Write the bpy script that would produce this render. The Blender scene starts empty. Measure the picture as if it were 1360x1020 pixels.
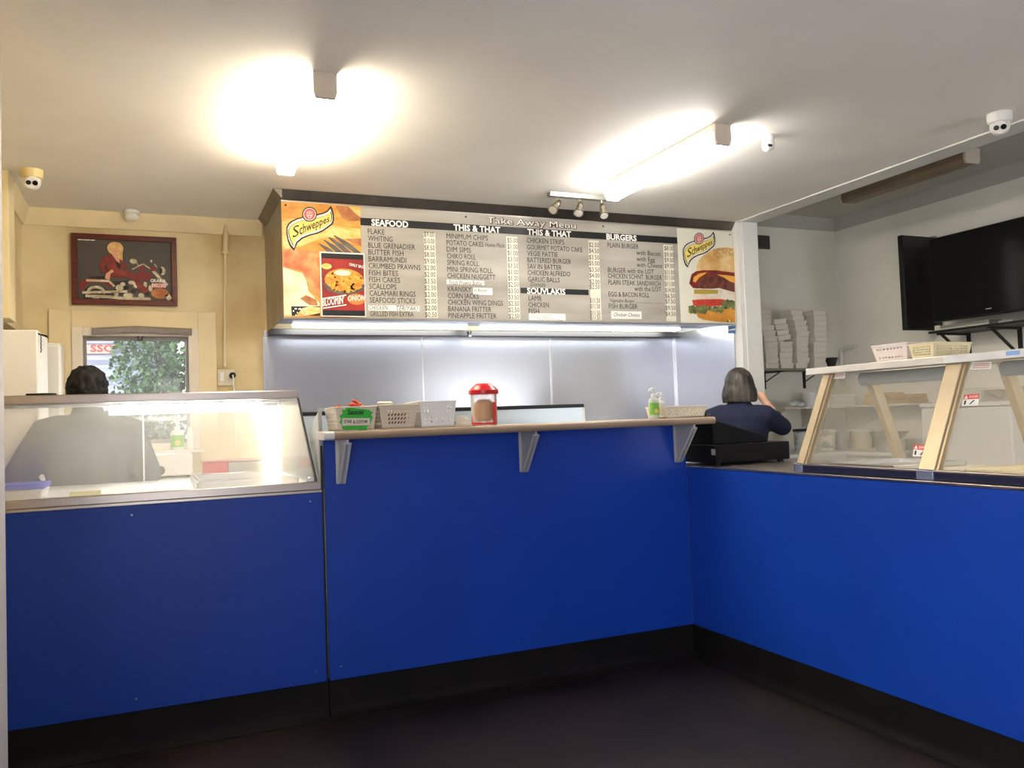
import bpy, bmesh, math, random
import numpy as np
from mathutils import Matrix, Vector
random.seed(7)
SC = bpy.context.scene
COL = SC.collection
PI = math.pi

# ---------------------------------------------------------------- camera
F_PX, YAW, PITCH, ROLL, CAM_H = 1110.637, 0.4066010, 0.0401683, -0.0356780, 1.35
_fw = Vector((math.sin(YAW)*math.cos(PITCH), math.cos(YAW)*math.cos(PITCH), math.sin(PITCH)))
_r0 = Vector((math.cos(YAW), -math.sin(YAW), 0)); _u0 = _r0.cross(_fw)
_rt = math.cos(ROLL)*_r0 + math.sin(ROLL)*_u0
_up = -math.sin(ROLL)*_r0 + math.cos(ROLL)*_u0
_C = Vector((0, 0, CAM_H))
cam_data = bpy.data.cameras.new('camera'); cam = bpy.data.objects.new('camera', cam_data); COL.objects.link(cam)
cam_data.sensor_width = 36.0; cam_data.sensor_fit = 'HORIZONTAL'; cam_data.lens = 36.0*F_PX/1360.0
cam_data.clip_start = 0.02; cam_data.clip_end = 100
mw = Matrix((( _rt.x, _up.x, -_fw.x, _C.x), (_rt.y, _up.y, -_fw.y, _C.y), (_rt.z, _up.z, -_fw.z, _C.z), (0, 0, 0, 1)))
cam.matrix_world = mw
SC.camera = cam

# ---------------------------------------------------------------- world, daylight, exposure
SC.view_settings.view_transform = 'Standard'
SC.view_settings.look = 'None'
SC.view_settings.gamma = 1.0
SC.view_settings.use_curve_mapping = False
SC.view_settings.exposure = 1.35
LAMP_WARM = 27.0; LAMP_COOL = 24.0; CASE_LAMP = 15.0; HOOD_LAMP = 6.5; SKY = 3.0
world = bpy.data.worlds.new('daylight'); SC.world = world; world.use_nodes = True
bg = world.node_tree.nodes['Background']; bg.inputs[0].default_value = (0.98, 0.98, 1.0, 1); bg.inputs[1].default_value = SKY
# daylight comes in through the shop front and the kitchen window: light portals help the sampler find those openings
def portal(name, loc, rot, sx, sy):
    l = bpy.data.lights.new(name, 'AREA'); l.shape = 'RECTANGLE'; l.size = sx; l.size_y = sy
    l.cycles.is_portal = True
    o = bpy.data.objects.new(name, l); COL.objects.link(o); o.location = loc; o.rotation_euler = rot
portal('side_window_portal', (-.43, -.35, 1.25), (PI/2, 0, -PI/2), 2.5, 2.1)
portal('added_opening_portal', (5.55, -1.78, 1.05), (PI/2, 0, PI), 1.7, 1.7)  # portal for the unseen opening added to brighten the side room
portal('front_door_portal', (.25, -1.78, 1.15), (PI/2, 0, PI), .34, 2.1)

# ---------------------------------------------------------------- pixel -> point on a plane of the room
def _ray(x, y): return _fw + _rt*((x-680)/F_PX) - _up*((y-510)/F_PX)
def atX(x, y, v): d = _ray(x, y); return _C + d*((v-_C.x)/d.x)
def atY(x, y, v): d = _ray(x, y); return _C + d*((v-_C.y)/d.y)
def atZ(x, y, v): d = _ray(x, y); return _C + d*((v-_C.z)/d.z)

# ---------------------------------------------------------------- materials
def lin(h):
    if isinstance(h, str):
        h = h.lstrip('#'); c = [int(h[i:i+2], 16)/255 for i in (0, 2, 4)]
        return tuple((v/12.92 if v <= .04045 else ((v+.055)/1.055)**2.4) for v in c)
    return h
def mat(name, col, rough=.5, metal=0.0, var=0.0, vscale=8.0, vstretch=(1, 1, 1), col2=None, bump=0.0, bscale=40.0,
        emit=None, estr=0.0, trans=0.0, ior=1.45, alpha=1.0, spec=.5, stops=(.35, .65), detail=4.0, rvar=0.0, coat=0.0, bstretch=None):
    m = bpy.data.materials.new(name); m.use_nodes = True
    nt = m.node_tree; N = nt.nodes; L = nt.links
    b = N['Principled BSDF']; c = lin(col)
    b.inputs['Base Color'].default_value = (*c, 1); b.inputs['Roughness'].default_value = rough
    b.inputs['Metallic'].default_value = metal; b.inputs['IOR'].default_value = ior
    b.inputs['Transmission Weight'].default_value = trans; b.inputs['Alpha'].default_value = alpha
    b.inputs['Specular IOR Level'].default_value = spec; b.inputs['Coat Weight'].default_value = coat
    tc = None
    def coords(st):
        t = N.new('ShaderNodeTexCoord'); mp = N.new('ShaderNodeMapping'); mp.inputs['Scale'].default_value = st
        L.new(t.outputs['Object'], mp.inputs['Vector']); return mp.outputs[0]
    if var > 0 or col2 is not None:
        n = N.new('ShaderNodeTexNoise'); n.inputs['Scale'].default_value = vscale; n.inputs['Detail'].default_value = detail
        L.new(coords(vstretch), n.inputs['Vector'])
        r = N.new('ShaderNodeValToRGB'); r.color_ramp.elements[0].position = stops[0]; r.color_ramp.elements[1].position = stops[1]
        ca = lin(col2) if col2 is not None else tuple(max(0, v*(1-var)) for v in c)
        cb = c if col2 is not None else tuple(min(1, v*(1+var)) for v in c)
        r.color_ramp.elements[0].color = (*ca, 1); r.color_ramp.elements[1].color = (*cb, 1)
        L.new(n.outputs[0], r.inputs[0]); L.new(r.outputs[0], b.inputs['Base Color'])
        if rvar > 0:
            mr = N.new('ShaderNodeMapRange'); mr.inputs[3].default_value = max(.02, rough-rvar); mr.inputs[4].default_value = rough+rvar
            L.new(n.outputs[0], mr.inputs[0]); L.new(mr.outputs[0], b.inputs['Roughness'])
    if bump > 0:
        n2 = N.new('ShaderNodeTexNoise'); n2.inputs['Scale'].default_value = bscale; n2.inputs['Detail'].default_value = 3
        L.new(coords(bstretch or vstretch), n2.inputs['Vector'])
        bp = N.new('ShaderNodeBump'); bp.inputs['Strength'].default_value = bump; bp.inputs['Distance'].default_value = .01
        L.new(n2.outputs[0], bp.inputs['Height']); L.new(bp.outputs[0], b.inputs['Normal'])
    if emit is not None:
        b.inputs['Emission Color'].default_value = (*lin(emit), 1); b.inputs['Emission Strength'].default_value = estr
    return m
def glass(name, tint=(1, 1, 1), haze=.0, hazecol=(.9, .92, .93), rough=.02, hvar=0.0):
    """pane glass: see-through, with a Fresnel reflection and an optional film of grease/steam that scatters light"""
    m = bpy.data.materials.new(name); m.use_nodes = True; nt = m.node_tree; N = nt.nodes; L = nt.links
    for n in list(N):
        if n.type != 'OUTPUT_MATERIAL': N.remove(n)
    out = [n for n in N if n.type == 'OUTPUT_MATERIAL'][0]
    t = N.new('ShaderNodeBsdfTransparent'); t.inputs[0].default_value = (*tint, 1)
    g = N.new('ShaderNodeBsdfGlossy'); g.inputs['Roughness'].default_value = rough
    fr = N.new('ShaderNodeFresnel'); fr.inputs[0].default_value = 1.25
    mx = N.new('ShaderNodeMixShader'); L.new(fr.outputs[0], mx.inputs[0]); L.new(t.outputs[0], mx.inputs[1]); L.new(g.outputs[0], mx.inputs[2])
    last = mx
    if haze > 0:
        d = N.new('ShaderNodeBsdfDiffuse'); d.inputs[0].default_value = (*hazecol, 1)
        tr = N.new('ShaderNodeBsdfTranslucent'); tr.inputs[0].default_value = (*hazecol, 1)
        a = N.new('ShaderNodeMixShader'); a.inputs[0].default_value = .6; L.new(d.outputs[0], a.inputs[1]); L.new(tr.outputs[0], a.inputs[2])
        m2 = N.new('ShaderNodeMixShader'); m2.inputs[0].default_value = haze
        if hvar > 0:
            tcn = N.new('ShaderNodeTexCoord'); nz = N.new('ShaderNodeTexNoise'); nz.inputs['Scale'].default_value = 2.6
            L.new(tcn.outputs['Object'], nz.inputs['Vector']); mr = N.new('ShaderNodeMapRange')
            mr.inputs[3].default_value = max(0, haze-hvar); mr.inputs[4].default_value = haze+hvar
            L.new(nz.outputs[0], mr.inputs[0]); L.new(mr.outputs[0], m2.inputs[0])
        L.new(mx.outputs[0], m2.inputs[1]); L.new(a.outputs[0], m2.inputs[2]); last = m2
    L.new(last.outputs[0], out.inputs[0]); return m

# ---------------------------------------------------------------- mesh builder
class MB:
    def __init__(s, T=None): s.v = []; s.f = []; s.mi = []; s.mats = []; s.cur = 0; s.T = T
    def use(s, m):
        if m not in s.mats: s.mats.append(m)
        s.cur = s.mats.index(m); return s
    def add(s, vs, fs):
        o = len(s.v)
        for p in vs:
            p = Vector(p); s.v.append(tuple(s.T @ p) if s.T else tuple(p))
        for f in fs: s.f.append([i+o for i in f]); s.mi.append(s.cur)
        return s
    def box(s, a, b):
        x0, y0, z0 = [min(a[i], b[i]) for i in range(3)]; x1, y1, z1 = [max(a[i], b[i]) for i in range(3)]
        return s.add([(x0,y0,z0),(x1,y0,z0),(x1,y1,z0),(x0,y1,z0),(x0,y0,z1),(x1,y0,z1),(x1,y1,z1),(x0,y1,z1)],
                     [(0,3,2,1),(4,5,6,7),(0,1,5,4),(1,2,6,5),(2,3,7,6),(3,0,4,7)])
    def hexa(s, p):   # 8 points: bottom 4, top 4
        return s.add(p, [(0,3,2,1),(4,5,6,7),(0,1,5,4),(1,2,6,5),(2,3,7,6),(3,0,4,7)])
    def prism(s, pts, vec):
        n = len(pts); vec = Vector(vec); a = [Vector(p) for p in pts]; b = [p+vec for p in a]
        fs = [list(range(n))[::-1], list(range(n, 2*n))] + [(i, (i+1) % n, n+(i+1) % n, n+i) for i in range(n)]
        return s.add(a+b, fs)
    def poly(s, pts): return s.add(pts, [list(range(len(pts)))])
    def tube(s, pts, r, seg=10, cap=True, flat=1.0):
        pts = [Vector(p) for p in pts]; n = len(pts)
        rs = r if isinstance(r, (list, tuple)) else [r]*n
        d0 = (pts[1]-pts[0]).normalized(); u = d0.cross(Vector((0, 0, 1)))
        if u.length < .1: u = d0.cross(Vector((0, 1, 0)))
        u.normalize(); vs = []; fs = []
        for i, p in enumerate(pts):
            d = (pts[min(i+1, n-1)]-pts[max(i-1, 0)]).normalized()
            u = (u - d*u.dot(d)).normalized(); w = d.cross(u)
            for k in range(seg):
                a = 2*PI*k/seg; vs.append(p + (u*math.cos(a) + w*math.sin(a)*flat)*rs[i])
        for i in range(n-1):
            for k in range(seg): fs.append((i*seg+k, i*seg+(k+1) % seg, (i+1)*seg+(k+1) % seg, (i+1)*seg+k))
        if cap: fs += [list(range(seg))[::-1], list(range((n-1)*seg, n*seg))]
        return s.add(vs, fs)
    def limb(s, pts, rs, seg=14):   # tube with rounded ends, for bodies
        pts = [Vector(p) for p in pts]
        d0 = (pts[0]-pts[1]).normalized(); d1 = (pts[-1]-pts[-2]).normalized()
        P = []; R = []
        for t in (85, 60, 35, 15): P.append(pts[0]+d0*rs[0]*math.sin(math.radians(t))); R.append(rs[0]*math.cos(math.radians(t)))
        P += pts; R += list(rs)
        for t in (15, 35, 60, 85): P.append(pts[-1]+d1*rs[-1]*math.sin(math.radians(t))); R.append(rs[-1]*math.cos(math.radians(t)))
        return s.tube(P, R, seg)
    def loft(s, rings):   # rings: (cx,cy,cz,rx,ry)
        seg = 20; vs = []; fs = []
        for cx, cy, cz, rx, ry in rings:
            for k in range(seg):
                a = 2*PI*k/seg; c, n = math.cos(a), math.sin(a)
                e = .85
                vs.append((cx+rx*math.copysign(abs(c)**e, c), cy+ry*math.copysign(abs(n)**e, n), cz))
        for i in range(len(rings)-1):
            for k in range(seg): fs.append((i*seg+k, i*seg+(k+1) % seg, (i+1)*seg+(k+1) % seg, (i+1)*seg+k))
        fs += [list(range(seg))[::-1], list(range((len(rings)-1)*seg, len(rings)*seg))]
        return s.add(vs, fs)
    def lathe(s, prof, c, seg=24, axis='Z', cap=True):
        c = Vector(c); vs = []; fs = []; n = len(prof)
        for r, h in prof:
            for k in range(seg):
                a = 2*PI*k/seg; x, y = r*math.cos(a), r*math.sin(a)
                p = {'Z': (x, y, h), 'Y': (x, h, y), 'X': (h, x, y)}[axis]
                vs.append(c+Vector(p))
        for i in range(n-1):
            for k in range(seg): fs.append((i*seg+k, i*seg+(k+1) % seg, (i+1)*seg+(k+1) % seg, (i+1)*seg+k))
        if cap: fs += [list(range(seg))[::-1], list(range((n-1)*seg, n*seg))]
        return s.add(vs, fs)
    def ball(s, c, r, sx=1, sy=1, sz=1, seg=18, rings=12):
        return s.lathe([(r*max(.002, math.sin(PI*i/rings)), -r*math.cos(PI*i/rings)) for i in range(rings+1)], (0, 0, 0), seg) if False else \
            s._ball(Vector(c), r, (sx, sy, sz), seg, rings)
    def _ball(s, c, r, sc, seg, rings):
        vs = []; fs = []
        for i in range(1, rings):
            t = PI*i/rings
            for k in range(seg):
                a = 2*PI*k/seg
                vs.append((c.x+r*sc[0]*math.sin(t)*math.cos(a), c.y+r*sc[1]*math.sin(t)*math.sin(a), c.z-r*sc[2]*math.cos(t)))
        b = len(vs); vs += [(c.x, c.y, c.z-r*sc[2]), (c.x, c.y, c.z+r*sc[2])]
        for i in range(rings-2):
            for k in range(seg): fs.append((i*seg+k, i*seg+(k+1) % seg, (i+1)*seg+(k+1) % seg, (i+1)*seg+k))
        for k in range(seg): fs.append((b, (k+1) % seg, k)); fs.append((b+1, (rings-2)*seg+k, (rings-2)*seg+(k+1) % seg))
        return s.add(vs, fs)
    def holed(s, p00, p10, p11, p01, nu, nv, hole, rx=.3, ry=.3, ang=0.0):
        """a panel of nu x nv cells, an elliptical hole in each cell where hole(i,j)"""
        P = [Vector(p) for p in (p00, p10, p11, p01)]
        def at(u, v): return (P[0]*(1-u)+P[1]*u)*(1-v) + (P[3]*(1-u)+P[2]*u)*v
        ca, sa = math.cos(ang), math.sin(ang)
        for i in range(nu):
            for j in range(nv):
                o = [(0,0),(.5,0),(1,0),(1,.5),(1,1),(.5,1),(0,1),(0,.5)]
                vs = [at((i+a)/nu, (j+b)/nv) for a, b in o]
                if not hole(i, j): s.add(vs, [list(range(8))]); continue
                for a, b in o:
                    t = math.atan2(b-.5, a-.5) - ang
                    ex, ey = rx*math.cos(t), ry*math.sin(t)
                    vs.append(at((i+.5+ex*ca-ey*sa)/nu, (j+.5+ex*sa+ey*ca)/nv))
                s.add(vs, [(k, (k+1) % 8, 8+(k+1) % 8, 8+k) for k in range(8)])
        return s
    def build(s, name, m=None, parent=None, bevel=0.0, smooth=True, solid=0.0, angle=40, weld=False, remesh=0.0, relax=0, subd=0):
        me = bpy.data.meshes.new(name)
        me.from_pydata(s.v, [], s.f); me.update()
        ms = s.mats if s.mats else [m]
        for x in ms: me.materials.append(x)
        if len(ms) > 1: me.polygons.foreach_set('material_index', s.mi)
        bm = bmesh.new(); bm.from_mesh(me)
        if weld: bmesh.ops.remove_doubles(bm, verts=bm.verts, dist=1e-5)
        bmesh.ops.recalc_face_normals(bm, faces=bm.faces)
        bm.to_mesh(me); bm.free()
        o = bpy.data.objects.new(name, me); COL.objects.link(o)
        if solid: x = o.modifiers.new('thickness', 'SOLIDIFY'); x.thickness = solid; x.offset = 0
        if remesh:
            x = o.modifiers.new('join', 'REMESH'); x.mode = 'VOXEL'; x.voxel_size = remesh; x.use_smooth_shade = True
            if relax: y = o.modifiers.new('relax', 'SMOOTH'); y.factor = .5; y.iterations = relax
        if bevel: x = o.modifiers.new('edges', 'BEVEL'); x.width = bevel; x.segments = 2; x.limit_method = 'ANGLE'; x.angle_limit = math.radians(35)
        if subd: x = o.modifiers.new('round', 'SUBSURF'); x.levels = subd; x.render_levels = subd
        if smooth:
            me.shade_smooth()
            if not remesh: me.set_sharp_from_angle(angle=math.radians(angle))
        if parent is not None: adopt(o, parent)
        return o
def world_loc(o):
    l = Vector(o.location)
    while o.parent: o = o.parent; l = l
    return l
def adopt(o, p):
    o.parent = p
    top = p
    while top.parent: top = top.parent
    o.matrix_parent_inverse = Matrix.Translation(-Vector(top.location)) if p is top else Matrix.Identity(4)
    if p is not top:   # the parent's own matrix already carries the world offset
        o.matrix_parent_inverse = Matrix.Identity(4)
def tag(o, label, cat, group=None):
    o['label'] = label; o['category'] = cat
    if group: o['group'] = group
    return o
def thing(name, label, cat, loc, group=None):
    o = bpy.data.objects.new(name, None); COL.objects.link(o); o.location = loc; o.empty_display_size = .05
    return tag(o, label, cat, group)
def struct(name, mb, m, **k):
    o = mb.build(name, m, **k); o['kind'] = 'structure'; return o
def copy_thing(r, delta):
    n = r.copy(); COL.objects.link(n); n.location = Vector(r.location)+Vector(delta)
    for ch in list(r.children):
        c = ch.copy(); COL.objects.link(c); c.parent = n
        for g in list(ch.children): d = g.copy(); COL.objects.link(d); d.parent = c
    return n

# ---------------------------------------------------------------- lettering (built-in font, turned into mesh)
_tc = {}
def glyphs(sx, bold=0.0, shear=0.0):
    k = (sx, bold, shear)
    if k in _tc: return _tc[k]
    cu = bpy.data.curves.new('lettering', 'FONT'); cu.body = sx; cu.offset = bold; cu.shear = shear; cu.resolution_u = 2; cu.fill_mode = 'FRONT'
    ob = bpy.data.objects.new('lettering', cu); COL.objects.link(ob)
    me = bpy.data.meshes.new_from_object(ob)
    v = [(p.co.x, p.co.y) for p in me.vertices]; f = [list(p.vertices) for p in me.polygons]
    bpy.data.objects.remove(ob); bpy.data.curves.remove(cu); bpy.data.meshes.remove(me)
    _tc[k] = (v, f); return _tc[k]
_cap = None
def cap_h():
    global _cap
    if _cap is None: _cap = max(p[1] for p in glyphs('H')[0])
    return _cap
def letter(mb, s, place, w=None, h=.03, bold=0.0, shear=0.0):
    """place(u, v) -> 3-D point; u runs 0..w along the line, v 0..h over the capitals"""
    v, f = glyphs(s, bold, shear)
    if not v: return 0
    x0 = min(p[0] for p in v); x1 = max(p[0] for p in v); k = h/cap_h()
    kx = (w/(x1-x0)) if w else k
    mb.add([place((p[0]-x0)*kx, p[1]*k) for p in v], f); return (x1-x0)*kx
def single(mb, name, m, label, cat, loc, group=None, **k):
    """a thing that is one mesh; its origin goes to its base"""
    o = mb.build(name, m, **k); o.data.transform(Matrix.Translation(-Vector(loc))); o.location = loc
    return tag(o, label, cat, group)

# ---------------------------------------------------------------- shared materials
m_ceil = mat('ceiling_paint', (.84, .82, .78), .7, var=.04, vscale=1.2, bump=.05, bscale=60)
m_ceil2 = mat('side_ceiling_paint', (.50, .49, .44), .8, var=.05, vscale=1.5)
m_cream = mat('greasy_cream_paint', '#dccda4', .55, col2='#b0925c', vscale=1.1, stops=(.26, .52), detail=7, bump=.04, bscale=30)
m_cream_trim = mat('cream_gloss_paint', '#e0d0a8', .4, var=.06, vscale=3)
m_white_wall = mat('white_wall_paint', (.86, .84, .76), .6, var=.05, vscale=1.5, bump=.03, bscale=50)
m_white_trim = mat('white_gloss_paint', (.74, .74, .71), .35, var=.03, vscale=4)
m_shopwall = mat('grey_wall_paint', (.55, .53, .55), .6, var=.04, vscale=3)
m_floor = mat('dark_brown_vinyl', (.028, .020, .017), .52, col2=(.014, .010, .0085), vscale=2.2, stops=(.3, .7), bump=.06, bscale=120, rvar=.08, spec=.25)
m_cove = mat('dark_cove_vinyl', (.007, .0058, .0055), .65, var=.25, vscale=5, spec=.2)
m_blue = mat('blue_laminate', (.0062, .052, .40), .40, var=.05, vscale=2.0, bump=.03, bscale=220, spec=.4)
m_steel = mat('brushed_steel', (.62, .61, .60), .30, 1.0, var=.10, vscale=3, vstretch=(.6, .6, 30), bump=.04, bscale=6, bstretch=(.4, .4, 40))
m_steel_wavy = mat('rippled_steel_sheet', (.55, .56, .60), .27, 1.0, bump=.09, bscale=1.5, detail=2)
m_steel_old = mat('greasy_hood_steel', (.40, .37, .32), .38, 1.0, var=.16, vscale=3)
m_hood_face = mat('hood_front_steel', (.50, .48, .45), .33, 1.0, var=.12, vscale=2, vstretch=(1, 1, 8))
m_rail = mat('case_rail_steel', (.46, .41, .38), .30, 1.0, var=.06, vscale=2)
m_black = mat('black_plastic', (.006, .006, .007), .45)
m_black_gloss = mat('black_screen', (.004, .004, .005), .12)
m_white_pl = mat('white_plastic', (.78, .77, .74), .4)
m_cream_pl = mat('cream_plastic', '#d9d0bb', .45)
m_grey_metal = mat('grey_painted_metal', (.42, .42, .43), .45)
m_dark_metal = mat('dark_metal', (.03, .03, .032), .4, .6)
m_lamp_end = mat('lamp_end_cap', '#cfc3b4', .5)
m_paper = mat('white_paper', (.82, .81, .77), .7)
m_red = mat('red_plastic', '#c81e26', .3)
m_glass = glass('window_glass', haze=.03)
m_skin = mat('skin', '#d8a98c', .5, var=.05, vscale=30)

# ---------------------------------------------------------------- room shell
ZC, ZC2, YB, XR = 2.9, 3.255, 6.5, 6.47
struct('floor', MB().box((-2.2, -2, -.08), (6.6, 6.7, 0)), m_floor)
struct('ceiling', MB().box((-2.2, -2, ZC), (4.46, 6.5, ZC+.12)), m_ceil)
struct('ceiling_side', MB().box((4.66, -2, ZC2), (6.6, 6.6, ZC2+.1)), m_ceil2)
# the beam dividing the two ceilings, its thin white strip, and the partition that carries it
struct('trim_1', MB().box((4.46, -2, ZC), (4.66, 5.53, ZC2+.1)), m_white_trim)
struct('trim_2', MB().box((4.452, -2, ZC-.010), (4.476, 5.53, ZC)), m_white_trim, bevel=.002)
struct('wall_partition', MB().box((4.448, 5.53, 0), (4.66, 6.5, ZC2)), m_white_trim, bevel=.004)
struct('trim_3', MB().box((4.49, 5.517, 0), (4.645, 5.53, ZC)), m_white_trim, bevel=.003)
# back wall of the kitchen with the window opening
WX0, WX1, WZ0, WZ1 = -.475, .283, 1.235, 2.055
w = MB(); Y0, Y1 = YB, YB+.12
w.box((-1.4, Y0, 0), (WX0, Y1, ZC)); w.box((WX1, Y0, 0), (4.448, Y1, ZC))
w.box((WX0, Y0, 0), (WX1, Y1, WZ0)); w.box((WX0, Y0, WZ1), (WX1, Y1, ZC))
struct('wall_back', w, m_cream)
struct('wall_back_side', MB().box((4.66, YB, 0), (6.6, YB+.12, ZC2)), m_white_wall)
struct('wall_right', MB().box((XR, -2, 0), (XR+.12, YB, ZC2)), m_white_wall)
struct('wall_left', MB().box((-1.4, 3.2, 0), (-1.25, YB, ZC)), m_cream)
struct('wall_left_front', MB().box((-.60, .9, 0), (-.45, 3.2, ZC)).box((-.60, -1.8, 0), (-.45, -1.6, ZC)).box((-.60, -1.6, 2.3), (-.45, .9, ZC)).box((-.60, -1.6, 0), (-.45, .9, .2)), m_shopwall, bevel=.006)
struct('wall_left_return', MB().box((-1.25, 3.05, 0), (-.60, 3.2, ZC)), m_cream)
struct('wall_left_pier', MB().box((-1.25, 5.58, 2.03), (-.752, 5.81, ZC)), m_cream_trim, bevel=.004)
# left return beyond the pier, with its cornice
struct('wall_left_rear', MB().box((-1.25, 5.81, 2.03), (-.80, YB, ZC)), m_cream)
f = MB()
def punched(mb, y0, y1, xs, zs, X0, X1, Z1):   # a wall with one opening
    mb.box((X0, y0, 0), (xs[0], y1, Z1)); mb.box((xs[1], y0, 0), (X1, y1, Z1)); mb.box((xs[0], y0, zs[1]), (xs[1], y1, Z1)); mb.box((xs[0], y0, 0), (xs[1], y1, zs[0]))
punched(f, -1.95, -1.8, (.08, .42), (.06, 2.2), -.6, 4.46, ZC); punched(f, -1.95, -1.8, (4.7, 6.4), (.2, 1.9), 4.46, 6.6, ZC2)  # second opening is added to let daylight brighten the side room
struct('wall_front', f, m_shopwall)
def cornice(name, a, b, inward, z, h, d, m):   # flat sloping cornice board
    a = Vector(a); b = Vector(b); n = Vector(inward)
    p = [a.to_3d(), a.to_3d(), a.to_3d()+n*d]
    pts = [Vector((a.x, a.y, z-h)), Vector((a.x, a.y, z)), Vector((a.x, a.y, z))+n*d, Vector((a.x, a.y, z-.012))+n*d, Vector((a.x, a.y, z-h))+n*.014]
    struct(name, MB().prism(pts, (b.x-a.x, b.y-a.y, 0)), m)
cornice('trim_4', (-.80, YB), (.78, YB), (0, -1, 0), ZC, .115, .05, m_cream_trim)
cornice('trim_5', (-.80, 5.81), (-.80, YB), (1, 0, 0), ZC, .115, .05, m_cream_trim)
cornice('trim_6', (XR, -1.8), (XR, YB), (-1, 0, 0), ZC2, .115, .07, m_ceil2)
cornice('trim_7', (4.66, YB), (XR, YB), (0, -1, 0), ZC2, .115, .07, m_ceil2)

# ---------------------------------------------------------------- kitchen window: wide flat architrave, frame, blind, pane
a = MB()
for x0, x1, z0, z1 in ((-.645, WX0-.03, 1.1, 2.205), (WX1+.03, .437, 1.1, 2.205), (WX0-.03, WX1+.03, WZ1+.03, 2.205), (WX0-.03, WX1+.03, 1.1, WZ0-.03)):
    a.box((x0, YB-.016, z0), (x1, YB, z1))
struct('trim_8', a, m_cream_trim, bevel=.003)
m_frame = mat('pale_window_frame', '#e2d8c8', .4, var=.05); m_alu = mat('window_aluminium', '#8e8a86', .35, .7)
fr = MB()
for x0, x1, z0, z1 in ((WX0-.03, WX0+.035, WZ0-.03, WZ1+.03), (WX1-.035, WX1+.03, WZ0-.03, WZ1+.03), (WX0+.035, WX1-.035, WZ1-.03, WZ1+.03), (WX0+.035, WX1-.035, WZ0-.03, WZ0+.02)):
    fr.box((x0, YB-.03, z0), (x1, YB+.10, z1))
win = struct('window_1', fr, m_frame, bevel=.003)
s = MB()
for x0, x1, z0, z1 in ((WX0+.036, WX0+.058, WZ0+.02, WZ1-.032), (WX1-.058, WX1-.036, WZ0+.02, WZ1-.032), (WX0+.058, WX1-.058, WZ1-.06, WZ1-.032), (WX0+.058, WX1-.058, WZ0+.02, WZ0+.05)):
    s.box((x0, YB+.03, z0), (x1, YB+.065, z1))
s.build('sash', m_alu, win, bevel=.002)
MB().box((WX0+.058, YB+.045, WZ0+.05), (WX1-.058, YB+.05, WZ1-.06)).build('pane', m_glass, win)
b = MB(); b.tube([(WX0+.10, YB-.045, WZ1-.005), (-.1, YB-.045, WZ1+.012), (WX1-.012, YB-.045, WZ1-.004)], .026, 12)
bl = b.build('window_blind', mat('grey_blind_roll', '#8f8580', .6, var=.08, vscale=20), None)
single_loc = (-.1, YB-.045, WZ1-.03)
bl.data.transform(Matrix.Translation(-Vector(single_loc))); bl.location = single_loc
tag(bl, 'grey roller blind rolled up along the top of the kitchen window', 'blind')
MB().tube([(-.085, YB-.03, WZ1-.035), (-.085, YB-.03, WZ1-.06), (-.06, YB-.03, WZ1-.06), (-.06, YB-.03, WZ1-.035)], .005, 6).build('pull_hook', m_black, bl)
bpy.data.objects['pull_hook'].matrix_parent_inverse = Matrix.Translation(-Vector(single_loc))
struct('trim_9', MB().box((WX0-.05, YB-.10, WZ0-.05), (WX1+.05, YB, WZ0-.03)), m_white_trim, bevel=.004)   # sill

# ---------------------------------------------------------------- outside the kitchen window
m_leaf = mat('leaves', '#35562a', .5, col2='#152a12', vscale=4, stops=(.35, .62)); m_bark = mat('bark', '#5a4a3e', .9, var=.3, vscale=20)
m_sheet = mat('grey_blue_sheeting', '#9aa3b8', .5, var=.08, vscale=3)
struct('ground_outside', MB().box((-6, YB+.12, -.08), (5, 14, 0)), mat('outdoor_concrete', '#6b6862', .9, var=.2))
shed = thing('corrugated_shed', 'grey blue ribbed metal shed seen through the kitchen window', 'shed', (-.75, 9.6, 0))
p = [(-2.2, 9.55, 0), (-2.2, 9.55, 2.6)]
prof = []
z = 0.0
while z < 2.35:
    prof += [(9.56, z), (9.50, z+.05), (9.50, z+.10), (9.56, z+.145)]; z += .17
sh = MB(); sh.prism([(-1.0, 9.75, 0)]+[(-1.0, y, zz) for y, zz in prof]+[(-1.0, 9.75, prof[-1][1])], (1.25, 0, 0)); sh.build('ribbed_wall', m_sheet, shed, smooth=False)
MB().box((-1.08, 9.44, 0), (-.98, 9.54, 2.5)).build('corner_post', m_white_trim, shed, bevel=.01)
sg = thing('sign_reflection', 'red lettered board added outside to stand for a sign reflected in the window', 'sign', (-.55, 9.47, 1.9))  # board added on the shed, stands for a neon sign reflected in the pane
pp = [atY(x, y, 9.47) for x, y in ((107, 470), (152, 470), (152, 458), (107, 458))]
g = MB(); g.box((pp[0].x, 9.45, pp[0].z), (pp[1].x, 9.49, pp[2].z)); g.build('board', mat('reflection_board', '#b8928c', .5, var=.1), sg, bevel=.004)
t = MB(); hh = pp[2].z-pp[0].z
letter(t, 'SSO', lambda u, v: (pp[0].x+.09+u, 9.447, pp[0].z+.02+v), w=(pp[1].x-pp[0].x)*.72, h=hh*.75, bold=.02); t.build('lettering', m_red, sg)
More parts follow.
